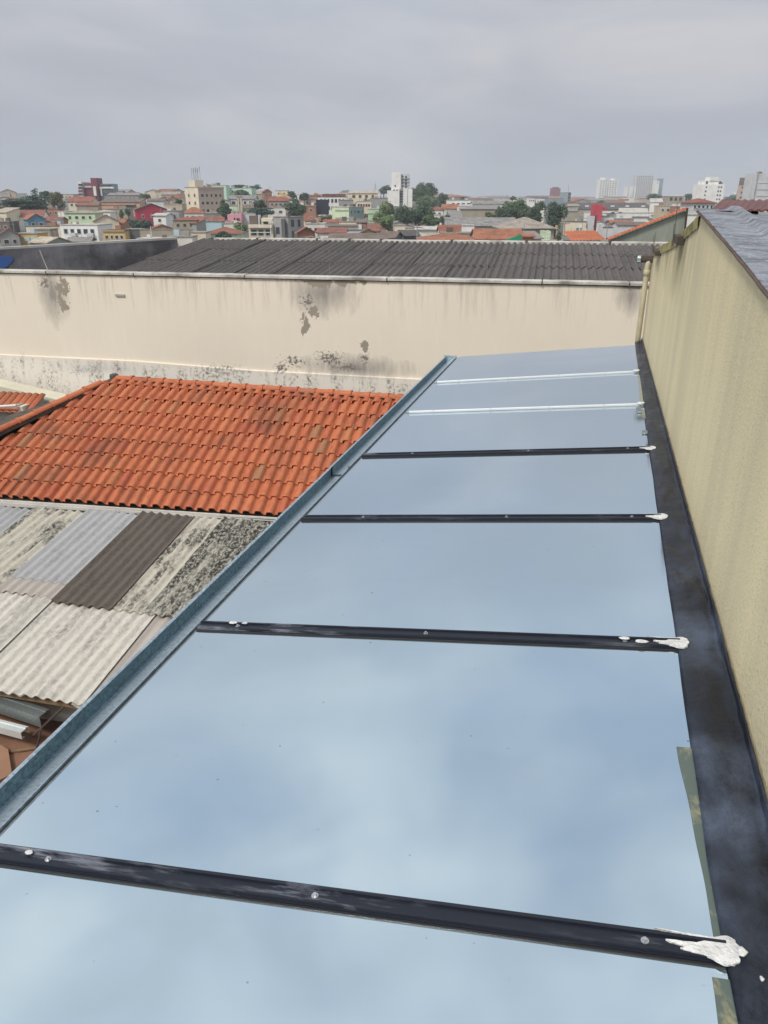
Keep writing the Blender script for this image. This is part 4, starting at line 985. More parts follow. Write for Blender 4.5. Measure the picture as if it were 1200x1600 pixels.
H(262, 300, 371, 170, 'offwhite', 'r_tan', 'pale low block with concrete edge left of the ridge cap', dep=5, name='building', cat='building')
# --- middle
H(325, 353, 290, 422, 'mint', 'r_white', 'blank pale mint block behind the flats', dep=10, win=(1, 1), ww=1.6, name='building', cat='building')
H(352, 396, 294, 432, 'mint', 'r_tan', 'mint house with dark roof garden and flat eaves', dep=9, win=(1, 2), rot=-6)
H(358, 398, 311, 352, 'lgrey', 'r_grey', 'grey house with broad slate roof and white windows', 'gable', 5, 0, 9, win=(1, 4), fr='paint_white', ww=1.6, wh_=1.6)
H(357, 371, 322, 345, 'pgreen', 'r_tan', 'pale green stepped wall under the slate roof house', dep=4, name='building', cat='building')
h = H(376, 397, 320, 343, 'brown', 'r_tan', 'terrace with cream baluster railing among the trees', dep=4, name='terrace', cat='terrace')
for k in range(9): extra(h, .2 + k * .6, -.1, -.1 - 1.2, .18, .12, 1.2, 'paint_cream', 'baluster')
extra(h, 0, -.12, -.05, 5.5, .2, .2, 'paint_cream', 'rail')
for x, c_, l_ in ((370, 'tan', 'left one of two tall thin brown and cream pillars'), (374.5, 'tan', 'right one of two tall thin brown and cream pillars')):
    h = H(x, x + 3.2, 308, 332, c_, 'r_brown', l_, dep=.9, name='pillar', cat='pillar', group='twin pillars')
    extra(h, .35, -.05, -8, .25, .05, 8, 'paint_cream', 'stripe')
h = H(355, 377, 335, 300, 'pink', None, 'bright pink house with lower pink ledge', dep=7, win=(1, 1)); extra(h, -3.2, -1.4, -3.1, 8.4, 1.4, .9, 'paint_pink', 'ledge')
bx(h[0], 369.5, 374.5, 341, 345.5, 299.5, .2, 'pane', 'window')
H(377, 399, 334, 305, 'lgrey', 'r_white', 'light grey blank wall right of the pink house', dep=6, name='building', cat='building', win=None)
H(312, 346, 347, 290, 'sky_blue', 'r_brown', 'pale sky blue wall at the foot of the flats', dep=6, name='building', cat='building')
H(320, 370, 365, 232, 'mint', 'r_red', 'single storey mint house under a low red hip roof', 'hip', 9, 0, 11, win=(1, 3), ww=.9, over=.8)
H(369, 377, 350, 262, 'grey', 'r_grey', 'slim grey chimney block by the pink house', dep=3, name='building', cat='building')
H(350, 372, 350, 270, 'offwhite', 'r_tan', 'low cream shop with scalloped roof under the pink house', dep=6, name='building', cat='building')
H(296, 321, 364, 200, 'cream', 'r_tan', 'pale yellow box building just over the ridge cap', dep=6, name='building', cat='building')
H(298, 313, 349, 262, 'grey', 'r_red', 'grey wall house with red roof left of the blue wall', 'shed', 6, -18, 6)
h = H(388, 426, 352, 228, 'cream', 'r_white', 'cream modern house with brown panel and glass balcony', dep=8, win=(2, 3), fr='paint_grey', ww=1.5, wh_=1.7, w0=1.9)
bx(h[0], 389, 403, 337, 352.5, 229, 3, 'paint_brown', 'brown_panel'); bx(h[0], 403, 406, 336, 354, 229, 3, 'paint_lgrey', 'frame_column'); bx(h[0], 408, 426, 341, 346, 229, 5, 'paint_cream', 'upper_slab'); bx(h[0], 408, 412, 341, 353, 229.5, 5, 'paint_cream', 'column')
bx(h[0], 388, 425, 352, 356, 227, 1, 'paint_cream', 'slab'); bx(h[0], 389, 424, 362.5, 363.5, 226, .1, 'paint_white', 'rail')
h = H(424, 471, 340, 225, 'grey', 'r_grey', 'grey modern house with dark vertical window strip and pale side', xm=450, rot=50, name='house', win=(2, 2), fr='paint_dgrey', wh_=2, ww=1)
bx(h[0], 431, 437, 355, 366, 221, .4, 'pane', 'window'); bx(h[0], 439, 446, 342, 378, 224, 4.2, 'paint_dgrey', 'glass_strip')
H(408, 424, 300, 432, 'brick', 'r_red', 'orange brick house with small red gable on the skyline', 'gfront', 4, 20, 8, xm=412, win=(2, 2))
H(420, 450, 314, 385, 'grey', 'r_red', 'grey house with red tile roof and open dark upper floor', 'gable', 6, 0, 8, win=(2, 4), ww=1.5, wh_=1.2)
h = H(430, 449, 298, 474, 'cream', 'r_white', 'cream rooftop storey on the skyline with two blue dots', dep=7, win=(1, 2), name='building', cat='building')
mb = MB(); a, b = at(436, 303, 381), at(453, 311, 381); mb.prism([a, a + UP * .9, b + UP * .9, b], hd(0) * 1.6)
st = mb.build('stairway', M['paint_yellow'], own=at(445, 309, 381)); tag(st, 'bright yellow sloping stair flight in front of the cream storey', 'stairs')
H(418, 446, 325, 340, 'offwhite', 'r_tan', 'low cream house with garage under the red roof house', dep=7, win=(1, 2), ww=1.6)
H(483, 499, 306, 424, 'brick', 'r_red', 'raw orange brick block beside the round dark tree', dep=7, win=(2, 2))
h = H(496, 542, 308, 362, 'white', 'r_dark', 'white hall with dark red brown roof behind the navy panel', 'flat', 0, 0, 9, win=(2, 7), ww=1.0, wh_=1.6, fr='paint_grey', name='hall', cat='building')
extra(h, 2, 2, .2, 10, 6, 1.1, 'r_brick', 'upper_roof')
nb_ = thing('billboard', 'big blank navy blue panel standing among the houses', 'billboard', at(502, 336, 338))
ORI[nb_.name] = Vector(nb_.location)
bx(nb_, 493.5, 514, 312, 335.5, 338, .5, 'paint_navy', 'panel'); bx(nb_, 490, 494, 324, 335.5, 337.5, .4, 'paint_navy', 'side_panel'); bx(nb_, 497, 498, 335, 350, 338.2, .3, 'paint_grey', 'post'); bx(nb_, 509, 510, 335, 350, 338.2, .3, 'paint_grey', 'post')
H(529, 551, 313, 345, 'grey', 'r_grey', 'plain concrete grey block above the green flats', dep=7, name='building', cat='building')
h = H(517, 568, 324, 288, 'pgreen', 'r_white', 'pale green flats with grey bands and teal corner side', xm=545, rot=50, name='apartment_building', cat='apartment block')
bx(h[0], 521, 545, 327, 330, 283, 3.0, 'paint_grey', 'band') if False else None
r_, O_, ex_, ey_, W_, D_, h_ = h
mb = MB(); mb.obox(O_ - ey_ * .06, ex_ * W_, ey_ * .055, UP * (h_ - .01)); fce = mb.build('teal_face', M['paint_teal'], r_)
for k in range(2):
    for j in range(4): inst('window', winmesh('paint_lgrey'), r_, frame(O_ + ex_ * (W_ * (.13 + .24 * j)) - ey_ * .1 + UP * (h_ - 1.5 - 2.6 * k), ex_ * (.6 if j != 2 else 1.6), ey_, UP * (1.5 if j != 2 else .8)))
for k in range(2):
    mb = MB(); mb.obox(O_ - ex_ * .06 + UP * (h_ - 1.4 - 2.5 * k), ex_ * .055, ey_ * D_ * .8, UP * .55); mb.build('grey_band', M['paint_grey'], r_)
H(545, 590, 302, 432, 'cream', 'r_pale', 'cream and yellow workshop with pale roof on the skyline', 'gable', 3, 0, 9, win=(1, 4), ww=1.6, wh_=1.6, fr='paint_yellow', name='building', cat='building')
H(557, 580, 315, 362, 'cream', 'r_pale', 'cream house with a row of brown shutters', dep=7, win=(1, 5), fr='paint_brick', ww=.9)
H(579, 606, 310, 372, 'grey', 'r_grey', 'blank grey walls right of the brown shuttered house', dep=8, name='building', cat='building')
h = H(575, 600, 327, 300, 'pgreen', 'r_white', 'pale green banded flats half hidden by the light green tree', dep=8, name='apartment_building', cat='apartment block')
for k in range(3): extra(h, 0, -.05, -1.9 - 2.4 * k, 5.7, .05, .6, 'paint_teal', 'band')
H(466, 493, 322, 332, 'brick', 'r_tan', 'orange brick house with flat concrete roof left of the navy panel', dep=7, win=(2, 2), ww=1)
H(463, 492, 363, 186, 'brick', 'r_red', 'red gabled house with dark open porch', 'gfront', 7, 12, 8, xm=466, win=(2, 2), ww=1.3, over=.7)
H(472, 500, 345, 262, 'cream', 'r_red', 'small house with rusty red roof above the red gabled house', 'gable', 4, 8, 7, win=(1, 2))
H(478, 508, 350, 232, 'offwhite', 'r_white', 'low white house with flat slab roof behind the red gabled house', dep=6, win=(1, 3), ww=.8)
H(506, 536, 348, 250, 'white', 'r_red', 'white house with red tile roof and blue door below green flats', 'gable', 4, 0, 6, win=(1, 2))
H(512, 560, 354, 212, 'offwhite', 'r_brown', 'long low building with white parapet and brown roof', 'shed', 1, 0, 6, name='building', cat='building')
H(496, 540, 364, 187, 'white', 'r_brick', 'white house with wide rust red roof just over the ridge cap', 'gable', 6, 0, 7, win=(1, 2))
H(540, 575, 360, 200, 'lgrey', 'r_grey', 'pale grey wall between red roof and yellow gable', dep=5, name='building', cat='building')
H(515, 604, 375, 142, 'brown', 'r_brown', 'long dark brown sheet roof right behind the ridge cap', 'gable', 7, 0, 9, name='shed', cat='shed')
H(558, 592, 367, 178, 'yellow', 'r_dark', 'yellow gable house with black roof edge', 'gfront', 8, 14, 8, xm=560)
H(557, 573, 348, 235, 'brown', 'r_brown', 'brown blank gable wall with white side', 'shed', 4, 0, 5, name='building', cat='building')
H(530, 558, 347, 245, 'cream', 'r_tan', 'ruined cream wall house with little plants on top', dep=5, win=(1, 2))
# white tower
p0 = at(625, 318, 480); tw = thing('tower_block', 'tall white tower block with stepped lower wing', 'tower', (p0.x, p0.y, base_z(p0)))
bx(tw, 612, 626, 269, 330, 480, 12, 'paint_white', 'tower_core'); bx(tw, 626, 640, 272, 300, 481, 10, 'paint_lgrey', 'balcony_stack'); bx(tw, 605, 624, 297.5, 330, 478, 14, 'paint_white', 'lower_wing')
bx(tw, 624, 631, 295, 330, 479.4, 9, 'paint_grey', 'recess'); bx(tw, 630, 636.5, 294, 330, 478.6, 10, 'paint_white', 'fin'); bx(tw, 637.5, 644, 295, 330, 478.6, 10, 'paint_white', 'fin')
for k in range(4):
    bx(tw, 628, 630, 274 + k * 5.2, 277 + k * 5.2, 480.7, .3, 'pane', 'window'); bx(tw, 633, 635.5, 275 + k * 5.2, 278 + k * 5.2, 480.7, .3, 'pane', 'window'); bx(tw, 626.3, 640, 278.5 + k * 5.2, 279.3 + k * 5.2, 480.5, .5, 'paint_grey', 'slab_edge')
for k in range(5): bx(tw, 625, 629, 298 + k * 4, 300 + k * 4, 479, .4, 'pane', 'window')
for x in (614, 619): bx(tw, x, x + 3, 296, 297.4, 477.8, .3, 'pane', 'window')
bx(tw, 616.5, 618.5, 289, 291.5, 479.8, .2, 'pane', 'window')
RECT.append((604, 645, 269, 480, 313)); RECT.append((120, 177, 278, 480, 303)); RECT.append((493, 514, 312, 338, 332))
# --- right of the tower
H(700, 772, 313, 402, 'white', 'r_grey', 'long white factory with dark roof line on the right skyline', 'flat', 0, 0, 10, win=(1, 8), ww=1.6, wh_=.6, name='factory', cat='factory')
H(739, 798, 319, 380, 'white', 'r_grey', 'white factory with grey sheet roof and large dark doors', 'gable', 4, 0, 10, win=(1, 5), ww=1.8, wh_=1.6, name='factory', cat='factory')
H(720, 780, 327, 330, 'tan', 'r_grey', 'bare concrete hall with stained wall in the middle distance', 'shed', 4, 0, 12, name='hall', cat='building')
H(674, 692, 328, 345, 'white', 'r_red', 'small white house with red roof behind the dark trees', 'gable', 3, 0, 6, win=(1, 2))
H(690, 718, 326, 345, 'offwhite', 'r_orange', 'house with stacked orange tile roofs', 'gable', 6, 8, 7, win=(1, 2))
H(676, 690, 336, 318, 'offwhite', 'r_white', 'tall narrow white houses against the tree edge', dep=5, win=(1, 1))
H(689, 706, 338, 316, 'white', 'r_tan', 'white arched front house near the orange roofs', dep=5, win=(1, 1), ww=1.6)
H(703, 721, 340, 300, 'brick', 'r_grey', 'brick house with plain grey roof against the concrete hall', 'shed', 9, 0, 8, win=(1, 1), ww=2)
H(716, 727, 324, 335, 'white', None, 'white slanted wall beside the concrete hall', dep=5, name='building', cat='building')
H(698, 808, 353, 245, 'grey', 'r_grey', 'very wide arched grey sheet roof hall', 'gable', 11, 0, 14, name='hall', cat='building')
H(757, 764, 347, 238, 'sky_blue', 'r_white', 'small light blue water tank on the grey roof', dep=2, yb=350, name='water_tank', cat='water tank')
H(688, 742, 363, 196, 'offwhite', 'r_red', 'house with long plain red tile roof behind the white box', 'gable', 9, 0, 9)
h = H(724, 741, 353, 190, 'white', 'r_white', 'white rooftop box with two dark windows', dep=4, win=(1, 2), ww=.9, wh_=.7)
H(655, 752, 375, 148, 'offwhite', 'r_orange', 'wide orange red tile roof just over the ridge cap', 'hip', 8, 0, 9)
H(690, 748, 365, 172, 'tan', 'r_tan', 'tan low parapet between the two orange roofs', dep=4, name='building', cat='building')
H(615, 633, 353, 238, 'cream', 'r_tan', 'small cream hut with one dark opening', 'flat', 0, 0, 4, win=(1, 1), name='hut', cat='hut')
H(634, 650, 357, 226, 'cream', 'r_tan', 'lower cream hut with two small windows', dep=4, win=(1, 2), ww=.7, name='hut', cat='hut')
H(592, 628, 372, 160, 'dgrey', 'r_brown', 'dark brown roof with pale edges near the ridge cap', 'gable', 8, -12, 8)
H(622, 655, 369, 168, 'dgrey', 'r_dark', 'black tiled low roof with white wall piece', 'gable', 7, 10, 8)
H(650, 692, 359, 205, 'offwhite', 'r_white', 'white low roofs with small red peak behind', 'gable', 4, 0, 6)
H(655, 672, 356, 222, 'offwhite', 'r_red', 'small red roof peak over the white low roofs', 'hip', 4, 0, 6)
h = H(785, 866, 357, 222, 'tan', 'r_tan', 'broad hipped roof of grey brown fibre sheets', 'hip', 16, 0, 14, name='hall', cat='building', over=1)
H(745, 818, 374, 148, 'offwhite', 'r_orange', 'orange tiled roof joined to the bright green gable wall', 'gable', 13, 0, 10)
mb = MB(); q = [at(784, 377, 139), at(815, 366, 139), at(816, 385, 139), at(784, 385, 139)]
mb.prism([q[0], q[1], Vector((q[2].x, q[2].y, base_z(q[2]))), Vector((q[0].x, q[0].y, base_z(q[0])))], hd(0) * .3)
gwl = mb.build('green_wall', M['paint_green'], own=q[0]); tag(gwl, 'bright emerald green sloping side wall under orange tiles', 'wall')
H(816, 846, 373, 152, 'lgrey', 'r_grey', 'grey sheet lean-to right of the emerald wall', 'gable', 9, 14, 8)
H(818, 834, 370, 146, 'brick', 'r_orange', 'little strip of orange tiles between emerald wall and grey lean-to', 'gable', 3, 0, 4)
h = H(848, 861, 361, 176, 'pgreen', None, 'pale green glazed stair block with grid front', dep=3, name='building', cat='building')
for k in range(5): extra(h, -.02, -.05, -.5 - k * .7, 1.8, .05, .08, 'paint_white', 'grid_bar')
for k in range(3): extra(h, .3 + k * .55, -.08, -4, .06, .05, 4, 'paint_white', 'grid_bar')
h = H(862, 876, 294, 1500, 'maroon', None, 'far hazy maroon brown tower with rounded top', dep=14, win=None, name='tower_block', cat='tower', yb=312); extra(h, 3, 2, 0, 10, 8, 1.8, 'paint_maroon', 'roof_box')
H(860, 876, 307, 900, 'peach', 'r_pale', 'low peach block in front of the far maroon tower', dep=10, name='building', cat='building')
h = H(879, 893, 301, 820, 'steelblue', 'r_dark', 'dark glass tower with a thin aerial beside it', xm=888, rot=30, win=(6, 2), ww=1.8, wh_=1.8, fr='paint_dgrey', name='tower_block', cat='tower', yb=320)
H(849, 881, 310, 620, 'steelblue', 'r_grey', 'long low blue grey warehouse in front of the dark tower', dep=10, name='warehouse', cat='building')
H(826, 836, 310, 600, 'white', 'r_white', 'white house far off, left one of a white pair', dep=8, win=(1, 3)); H(838, 851, 311, 600, 'white', 'r_white', 'white house far off, right one of a white pair', dep=8, win=(1, 3))
H(886, 905, 322, 520, 'tan', 'r_tan', 'stacked tan roofs at the foot of the dark tower', 'gable', 3, 0, 9); H(884, 903, 330, 430, 'tan', 'r_grey', 'low tan workshop below the stacked roofs', 'gable', 3, 0, 9)
H(884, 918, 347, 300, 'cream', 'r_dark', 'long cream wall behind the street poles', 'flat', 0, -6, 6, name='building', cat='building')
h = H(892, 1018, 327, 520, 'tan', 'r_dark', 'huge dark roofed depot stretching behind the red block', 'gable', 9, 0, 30, name='depot', cat='building')
for x in (915, 955, 978, 1003): bx(h[0], x, x + 5, 321, 323, 512, 1, 'paint_white', 'roof_vent')
h = H(930, 1062, 333, 360, 'white', 'r_white', 'long white shopping building with thin dark stripes', 'flat', 0, 0, 20, name='commercial_building', cat='building')
bx(h[0], 977, 1012, 325.5, 333, 362, 10, 'paint_offwhite', 'upper_block'); bx(h[0], 948, 962, 331, 333, 359, 6, 'paint_white', 'upper_block')
for (x0, x1, y0, y1) in ((932, 952, 337, 337.6), (988, 1015, 338.3, 338.9), (1018, 1050, 336.2, 336.8), (960, 990, 341.3, 341.9), (1012, 1040, 341.3, 341.9)): bx(h[0], x0, x1, y0, y1, 359.5, .4, 'paint_dgrey', 'dark_stripe')
for x in (955, 967): bx(h[0], x, x + 5, 331.2, 332.4, 358.8, .3, 'pane', 'window')
h = H(929.5, 942, 319, 352, 'red', None, 'bright red square tower of the white shopping building', dep=6, name='sign_tower', cat='tower'); extra(h, 3.4, 1, -2.2, 2.3, 4, .2 - .2 + 1.0, 'paint_red', 'low_wing')
sg = thing('sign_board', 'tall grey blank sign slab on the street by the red tower', 'sign', at(922, 362, 300)); ORI[sg.name] = Vector(sg.location)
bx(sg, 917.5, 928, 337.5, 353, 300, .6, 'paint_lgrey', 'panel'); bx(sg, 917.5, 927, 354, 364, 300, .6, 'paint_lgrey', 'lower_panel'); bx(sg, 928.3, 931, 336, 362, 301, .6, 'paint_maroon', 'post')
H(939, 946, 350, 290, 'lgrey', None, 'small grey roadside cabin beside the sign slab', dep=3, name='cabin', cat='cabin'); H(946, 958, 356, 270, 'lgrey', 'r_dark', 'grey flat kiosk with dark roof on the street', dep=3, name='kiosk', cat='kiosk')
H(955, 990, 349, 300, 'tan', 'r_orange', 'house with short orange roof in front of the shopping building', 'gable', 4, 0, 7)
H(966, 1012, 352, 280, 'lgrey', 'r_brown', 'house with long brown sheet roof behind the tiled verge', 'gable', 4, 0, 8)
# towers on the right skyline
def tower(x0, x1, yt, d, wall, label, cols, rows, dep=16, xm=None, rot=0, fr='paint_lgrey', roof=None, yb=None, sp=3.2, ww=1.5, wh=1.5, side=None):
    return H(x0, x1, yt, d, wall, roof, label, dep=dep, win=(rows, cols), xm=xm, rot=rot, fr=fr, name='tower_block', cat='tower', sp=sp, ww=ww, wh_=wh, side=side, yb=yb)
h = tower(937, 950.5, 281, 1350, 'white', 'left half of the far white twin towers with crowned top', 3, 9, ww=2.6, wh=1.6); extra(h, 3, 3, 0, 7, 6, 3.5, 'paint_white', 'roof_box')
h = tower(952, 966, 281.5, 1350, 'white', 'right half of the far white twin towers, slightly lower', 3, 9, ww=2.6, wh=1.6); extra(h, 4, 3, 0, 6, 6, 2.5, 'paint_white', 'roof_box')
tower(979.5, 986, 292, 1400, 'white', 'slim white far tower, left of a close pair', 1, 7, ww=2); tower(987, 994, 291.5, 1420, 'white', 'slim white far tower, right of a close pair', 1, 7, ww=2)
tower(994, 1023, 274.5, 1500, 'lgrey', 'widest grey far tower with vertical ribs', 9, 11, ww=1.5, wh=2.6, fr='paint_grey', sp=3.6)
for k in range(0): pass
tower(1025, 1030.8, 282, 1480, 'white', 'thin bright white slab beside the dark tower', 1, 2); tower(1031, 1037, 279, 1500, 'steelblue', 'thin dark blue grey tower right of the white slab', 1, 2)
h = H(1044, 1069, 307, 520, 'tan', 'r_tan', 'square beige hall on the right skyline', dep=12, win=(1, 3), ww=2.2, wh_=2.5, fr='paint_tan', name='hall', cat='building'); extra(h, 1, -.2, .2, 7, 3, .7, 'paint_offwhite', 'parapet')
H(1017, 1039, 316, 430, 'white', 'r_white', 'white building with diagonal white wall', 'shed', 5, -14, 8, name='building', cat='building')
H(1031, 1050, 322, 340, 'beige', 'r_white', 'beige house with white flat roof behind the verge wall', dep=7, win=(1, 2)); H(1050, 1078, 323, 338, 'brick', 'r_tan', 'brown orange house with tan roof and one white window', dep=7, win=(1, 2), fr='paint_white')
H(1067, 1083, 318, 420, 'white', 'r_tan', 'small white house with tan roof left of the red hip roof', 'gable', 2, 0, 7, win=(1, 2))
H(1081, 1118, 317, 160, 'lgrey', 'r_red', 'pale house with red hip roof in front of the stepped white tower', 'hip', 6.5, 0, 6, win=(1, 5), fr='paint_white', ww=.6, wh_=.9, w0=.8, over=.4)
H(1068, 1104, 336, 140, 'white', 'r_white', 'plain white warehouse wall seen between verge wall and yellow wall', dep=6, name='warehouse', cat='building')
h = H(1098, 1133, 288, 500, 'white', None, 'stepped white tower with small dark windows at both sides', dep=14, name='tower_block', cat='tower', win=None)
extra(h, 1.2, 1, -.1, 11, 10, 2.2, 'paint_white', 'upper_step'); extra(h, 4.3, .6, 2.0, 5, 8, 2.0, 'paint_white', 'stair_head')
r_, O_, ex_, ey_, W_, D_, h_ = h
for k in range(6):
    for fx in (.17, .73, .84): inst('window', winmesh('paint_grey'), r_, frame(O_ + ex_ * W_ * (fx + .012 * random.random()) - ey_ * .03 + UP * (h_ + .7 - 2.25 * k), ex_ * .9, ey_, UP * .9))
    if k == 0:
        for fx in (.2, .8): inst('window', winmesh('paint_grey'), r_, frame(O_ + ex_ * W_ * fx + ey_ * .9 + UP * (h_ + 1), ex_ * 1.3, ey_, UP * 1.6))
h = tower(1159, 1186, 289, 520, 'pinkish', 'beige tower with brown top storeys and dark balconies', 3, 6, xm=1168, rot=35, ww=1.2, side=(5, 1), fr='paint_grey', sp=2.9); extra(h, -.2, -.2, 0, 8.4, 6, 4.2, 'paint_brown', 'top_storeys'); bx(h[0], 1175, 1178, 281, 283, 512, .3, 'paint_white', 'lamp_panel')
h = tower(1184, 1225, 271, 360, 'lgrey', 'pale blue white block cut by the right edge', 1, 1, dep=12)
for k in range(3): extra(h, 1.0, -.1, -4 - 2.6 * k, 12, .1, .25, 'paint_grey', 'groove')
extra(h, -.05, -.06, -12, .7, .05, 12, 'paint_grey', 'corner_strip'); extra(h, 1, -.12, -11.5, 9, .1, 1.0, 'paint_white', 'window_band')
for (x0, x1, yt, l_) in ((1140, 1147, 302, 'faint pale tower between the white tower and the beige one'), (1149, 1158, 300, 'faint pale tower just left of the beige one')): tower(x0, x1, yt, 2200, 'white', l_, 2, 3, ww=3, wh=2)

# --- hills far behind
def hill(px0, px1, yt, d, name='hill'):
    mb = MB(); n = 40
    def f(i, j):
        px = px0 + (px1 - px0) * i / n; t_ = i / n; hh = (math.sin(math.pi * t_) ** .8) * (1 + .12 * noise.noise(Vector((t_ * 6, 1, d))) + .05 * noise.noise(Vector((t_ * 22, 2, d))))
        b = at(px, 310, d + j * 60); tz = at(px, yt, d).z
        zz = (tz - (CZ - 14)) * hh * (1 - (j - 3) ** 2 / 9.5) + CZ - 14
        return Vector((b.x, b.y, zz + 3 * noise.noise(Vector((i * .9, j * 1.3, 0)))))
    mb.grid(f, n, 6); o = mb.build(name, M['hillside'], smooth=True); o['kind'] = 'structure'; return o
t = NT('hillside'); v = t.coord('World'); c = t.mix(t.rng(t.noise(v, .06, 6, .7), .4, .6), (.055, .075, .05), (.03, .04, .03)); M['hillside'] = t.out(c, .95)
hill(518, 566, 296, 1500)
hill(1128, 1170, 303, 1300)

# --- trees
def leafmat(name, a, b):
    t = NT(name); v = t.coord('World'); n_ = t.noise(v, .45, 5, .65); n2_ = t.noise(v, 2.6, 3)
    c = t.mix(t.rng(n_, .36, .64), a, b); c = t.mix(t.rng(n2_, .5, .7, 0, .5), c, tuple(x * 1.5 for x in a)); M[name] = t.out(c, .8)
leafmat('leaf_dark', (.045, .085, .040), (.022, .044, .026)); leafmat('leaf_mid', (.075, .125, .042), (.034, .064, .028)); leafmat('leaf_light', (.14, .20, .065), (.06, .10, .04)); leafmat('leaf_olive', (.11, .12, .05), (.055, .062, .032)); leafmat('leaf_cedar', (.038, .085, .052), (.02, .045, .034))
M['bark'] = simple('bark', (.07, .055, .045), .95)
def tree(x0, x1, yt, yb, d, leaf, label, n=1300, name='tree', squash=1.0, blobs=12, flat=False, seed=0, bare=False, cat='tree'):
    rs = random.Random(int(x0 * 7 + yt * 13 + seed)); mpp = d / 1298
    c = at((x0 + x1) / 2, (yt + yb) / 2, d); rx = (x1 - x0) / 2 * mpp * 1.14; rz = (yb - yt) / 2 * mpp * 1.12; ry = rx * .8
    bz = base_z(c); r = thing(name, label, cat, (c.x, c.y, bz)); RECT.append((x0, x1, yt, d, yt + (yb - yt) * .6))
    mb = MB(); e0, f0 = hd(90), hd(0)
    mb.tube([Vector((c.x, c.y, bz)), Vector((c.x, c.y, (bz + c.z) / 2)) + e0 * rx * .05, c + UP * rz * .2], rx * .09 + .12, 7, r2=.08)
    for k in range(5):
        w = rs.uniform(0, 6.28); mb.tube([c - UP * rz * .7, c + e0 * math.cos(w) * rx * .5 + f0 * math.sin(w) * ry * .5 + UP * rz * rs.uniform(-.2, .4)], rx * .04 + .05, 5, r2=.04)
    mb.build('trunk', M['bark'], r)
    cr_ = MB(); s = (.30 + .0011 * d) * (1 if rx > 2 else .7)
    B = []
    for k in range(blobs):
        while True:
            u = Vector((rs.uniform(-1, 1), rs.uniform(-1, 1), rs.uniform(-1, 1)))
            if u.length < 1: break
        if flat: u.z = round(u.z * 2.2) / 2.2 + rs.uniform(-.08, .08)
        B.append((c + e0 * u.x * rx * .68 + f0 * u.y * ry * .68 + UP * u.z * rz * .62, rs.uniform(.30, .46)))
    if flat: zs = .34
    else: zs = .85
    per = int(n / blobs)
    for bc, br in B:
        ra = br * rx * (1.25 if flat else 1); rb = max(br * min(rz, rx * 1.2) * zs * (1.25 if not flat else 1), .3)
        if not bare:                                    # inner mass
            m = 7; vs = []
            for a in range(4):
                for b in range(m):
                    th_ = math.pi * (a + .6) / 4.4; ph = 6.283 * b / m; q = .72 * rs.uniform(.8, 1.1)
                    vs.append(bc + (e0 * math.cos(ph) + f0 * math.sin(ph)) * math.sin(th_) * ra * q + UP * math.cos(th_) * rb * q)
            cr_.add(vs, [(a * m + b, a * m + (b + 1) % m, (a + 1) * m + (b + 1) % m, (a + 1) * m + b) for a in range(3) for b in range(m)] + [tuple(range(m)), tuple(range(3 * m, 4 * m))])
        for k in range(per):
            z = rs.uniform(-.8, 1); ph = rs.uniform(0, 6.283); q = math.sqrt(max(0, 1 - z * z)); rr_ = rs.uniform(.72, 1.12)
            p = bc + (e0 * math.cos(ph) * q + f0 * math.sin(ph) * q) * ra * rr_ + UP * z * rb * rr_
            a = Vector((rs.gauss(0, 1), rs.gauss(0, 1), rs.gauss(0, .6))).normalized(); b = a.orthogonal().normalized(); ls = s * rs.uniform(.5, 1.25)
            cr_.add([p - a * ls * .5, p + b * ls * .35, p + a * ls * .5, p - b * ls * .35], [(0, 1, 2, 3)])
    cr_.build('crown', M[leaf], r, recalc=False)
    return r
tree(8, 68, 303, 337, 322, 'leaf_cedar', 'wide dark cedar with layered branches above the blue house', 9000, 'cedar_tree', blobs=44, flat=True)
tree(60, 84, 297, 316, 405, 'leaf_dark', 'dark round tree on the ridge left of the olive tree', 1300)
tree(75, 106, 300, 329, 352, 'leaf_olive', 'olive green broad tree beside the dark ridge tree', 2000)
tree(48, 61, 294, 312, 455, 'leaf_dark', 'thin grey airy tree standing alone on the left skyline', 260, bare=True, blobs=8)
tree(198, 236, 342, 362, 252, 'leaf_cedar', 'dense blue green bush in front of the crimson house', 2200, blobs=14)
tree(182, 194, 327, 342, 322, 'leaf_mid', 'palm like bush left of the crimson house, the lower one', 500, bare=True, blobs=6); tree(193, 206, 324, 341, 320, 'leaf_mid', 'palm like bush touching the crimson house', 500, bare=True, blobs=6)
tree(216, 236, 303, 312, 440, 'leaf_olive', 'low olive tree on the ridge right of the peach building', 600)
tree(273, 285, 309, 321, 350, 'leaf_mid', 'small tree squeezed against the left side of the flats', 600)
tree(360, 390, 297, 309, 402, 'leaf_mid', 'rounded tree in front of the mint house', 1200)
tree(364, 384, 288, 294, 445, 'leaf_dark', 'flat dark canopy over the mint roof', 500, flat=True); tree(391, 407, 285, 299, 452, 'leaf_dark', 'thin flat topped tree right of the mint house', 300, flat=True, bare=True)
tree(341, 359, 306, 340, 332, 'leaf_mid', 'tall tree against the right side of the flats', 1500); tree(346, 362, 318, 345, 318, 'leaf_dark', 'lower dark tree in front of the pink house', 900)
tree(395, 418, 309, 328, 345, 'leaf_dark', 'dark tree right of the slate roofed house', 1200); tree(388, 426, 320, 340, 310, 'leaf_cedar', 'spreading dark tree above the brown panel house', 2200, blobs=16, flat=True)
tree(366, 388, 345, 364, 262, 'leaf_light', 'yellowish green shrub beside the pink ledge', 800); tree(334, 361, 363, 379, 222, 'leaf_dark', 'dark clipped hedge bush before the mint house', 1500)
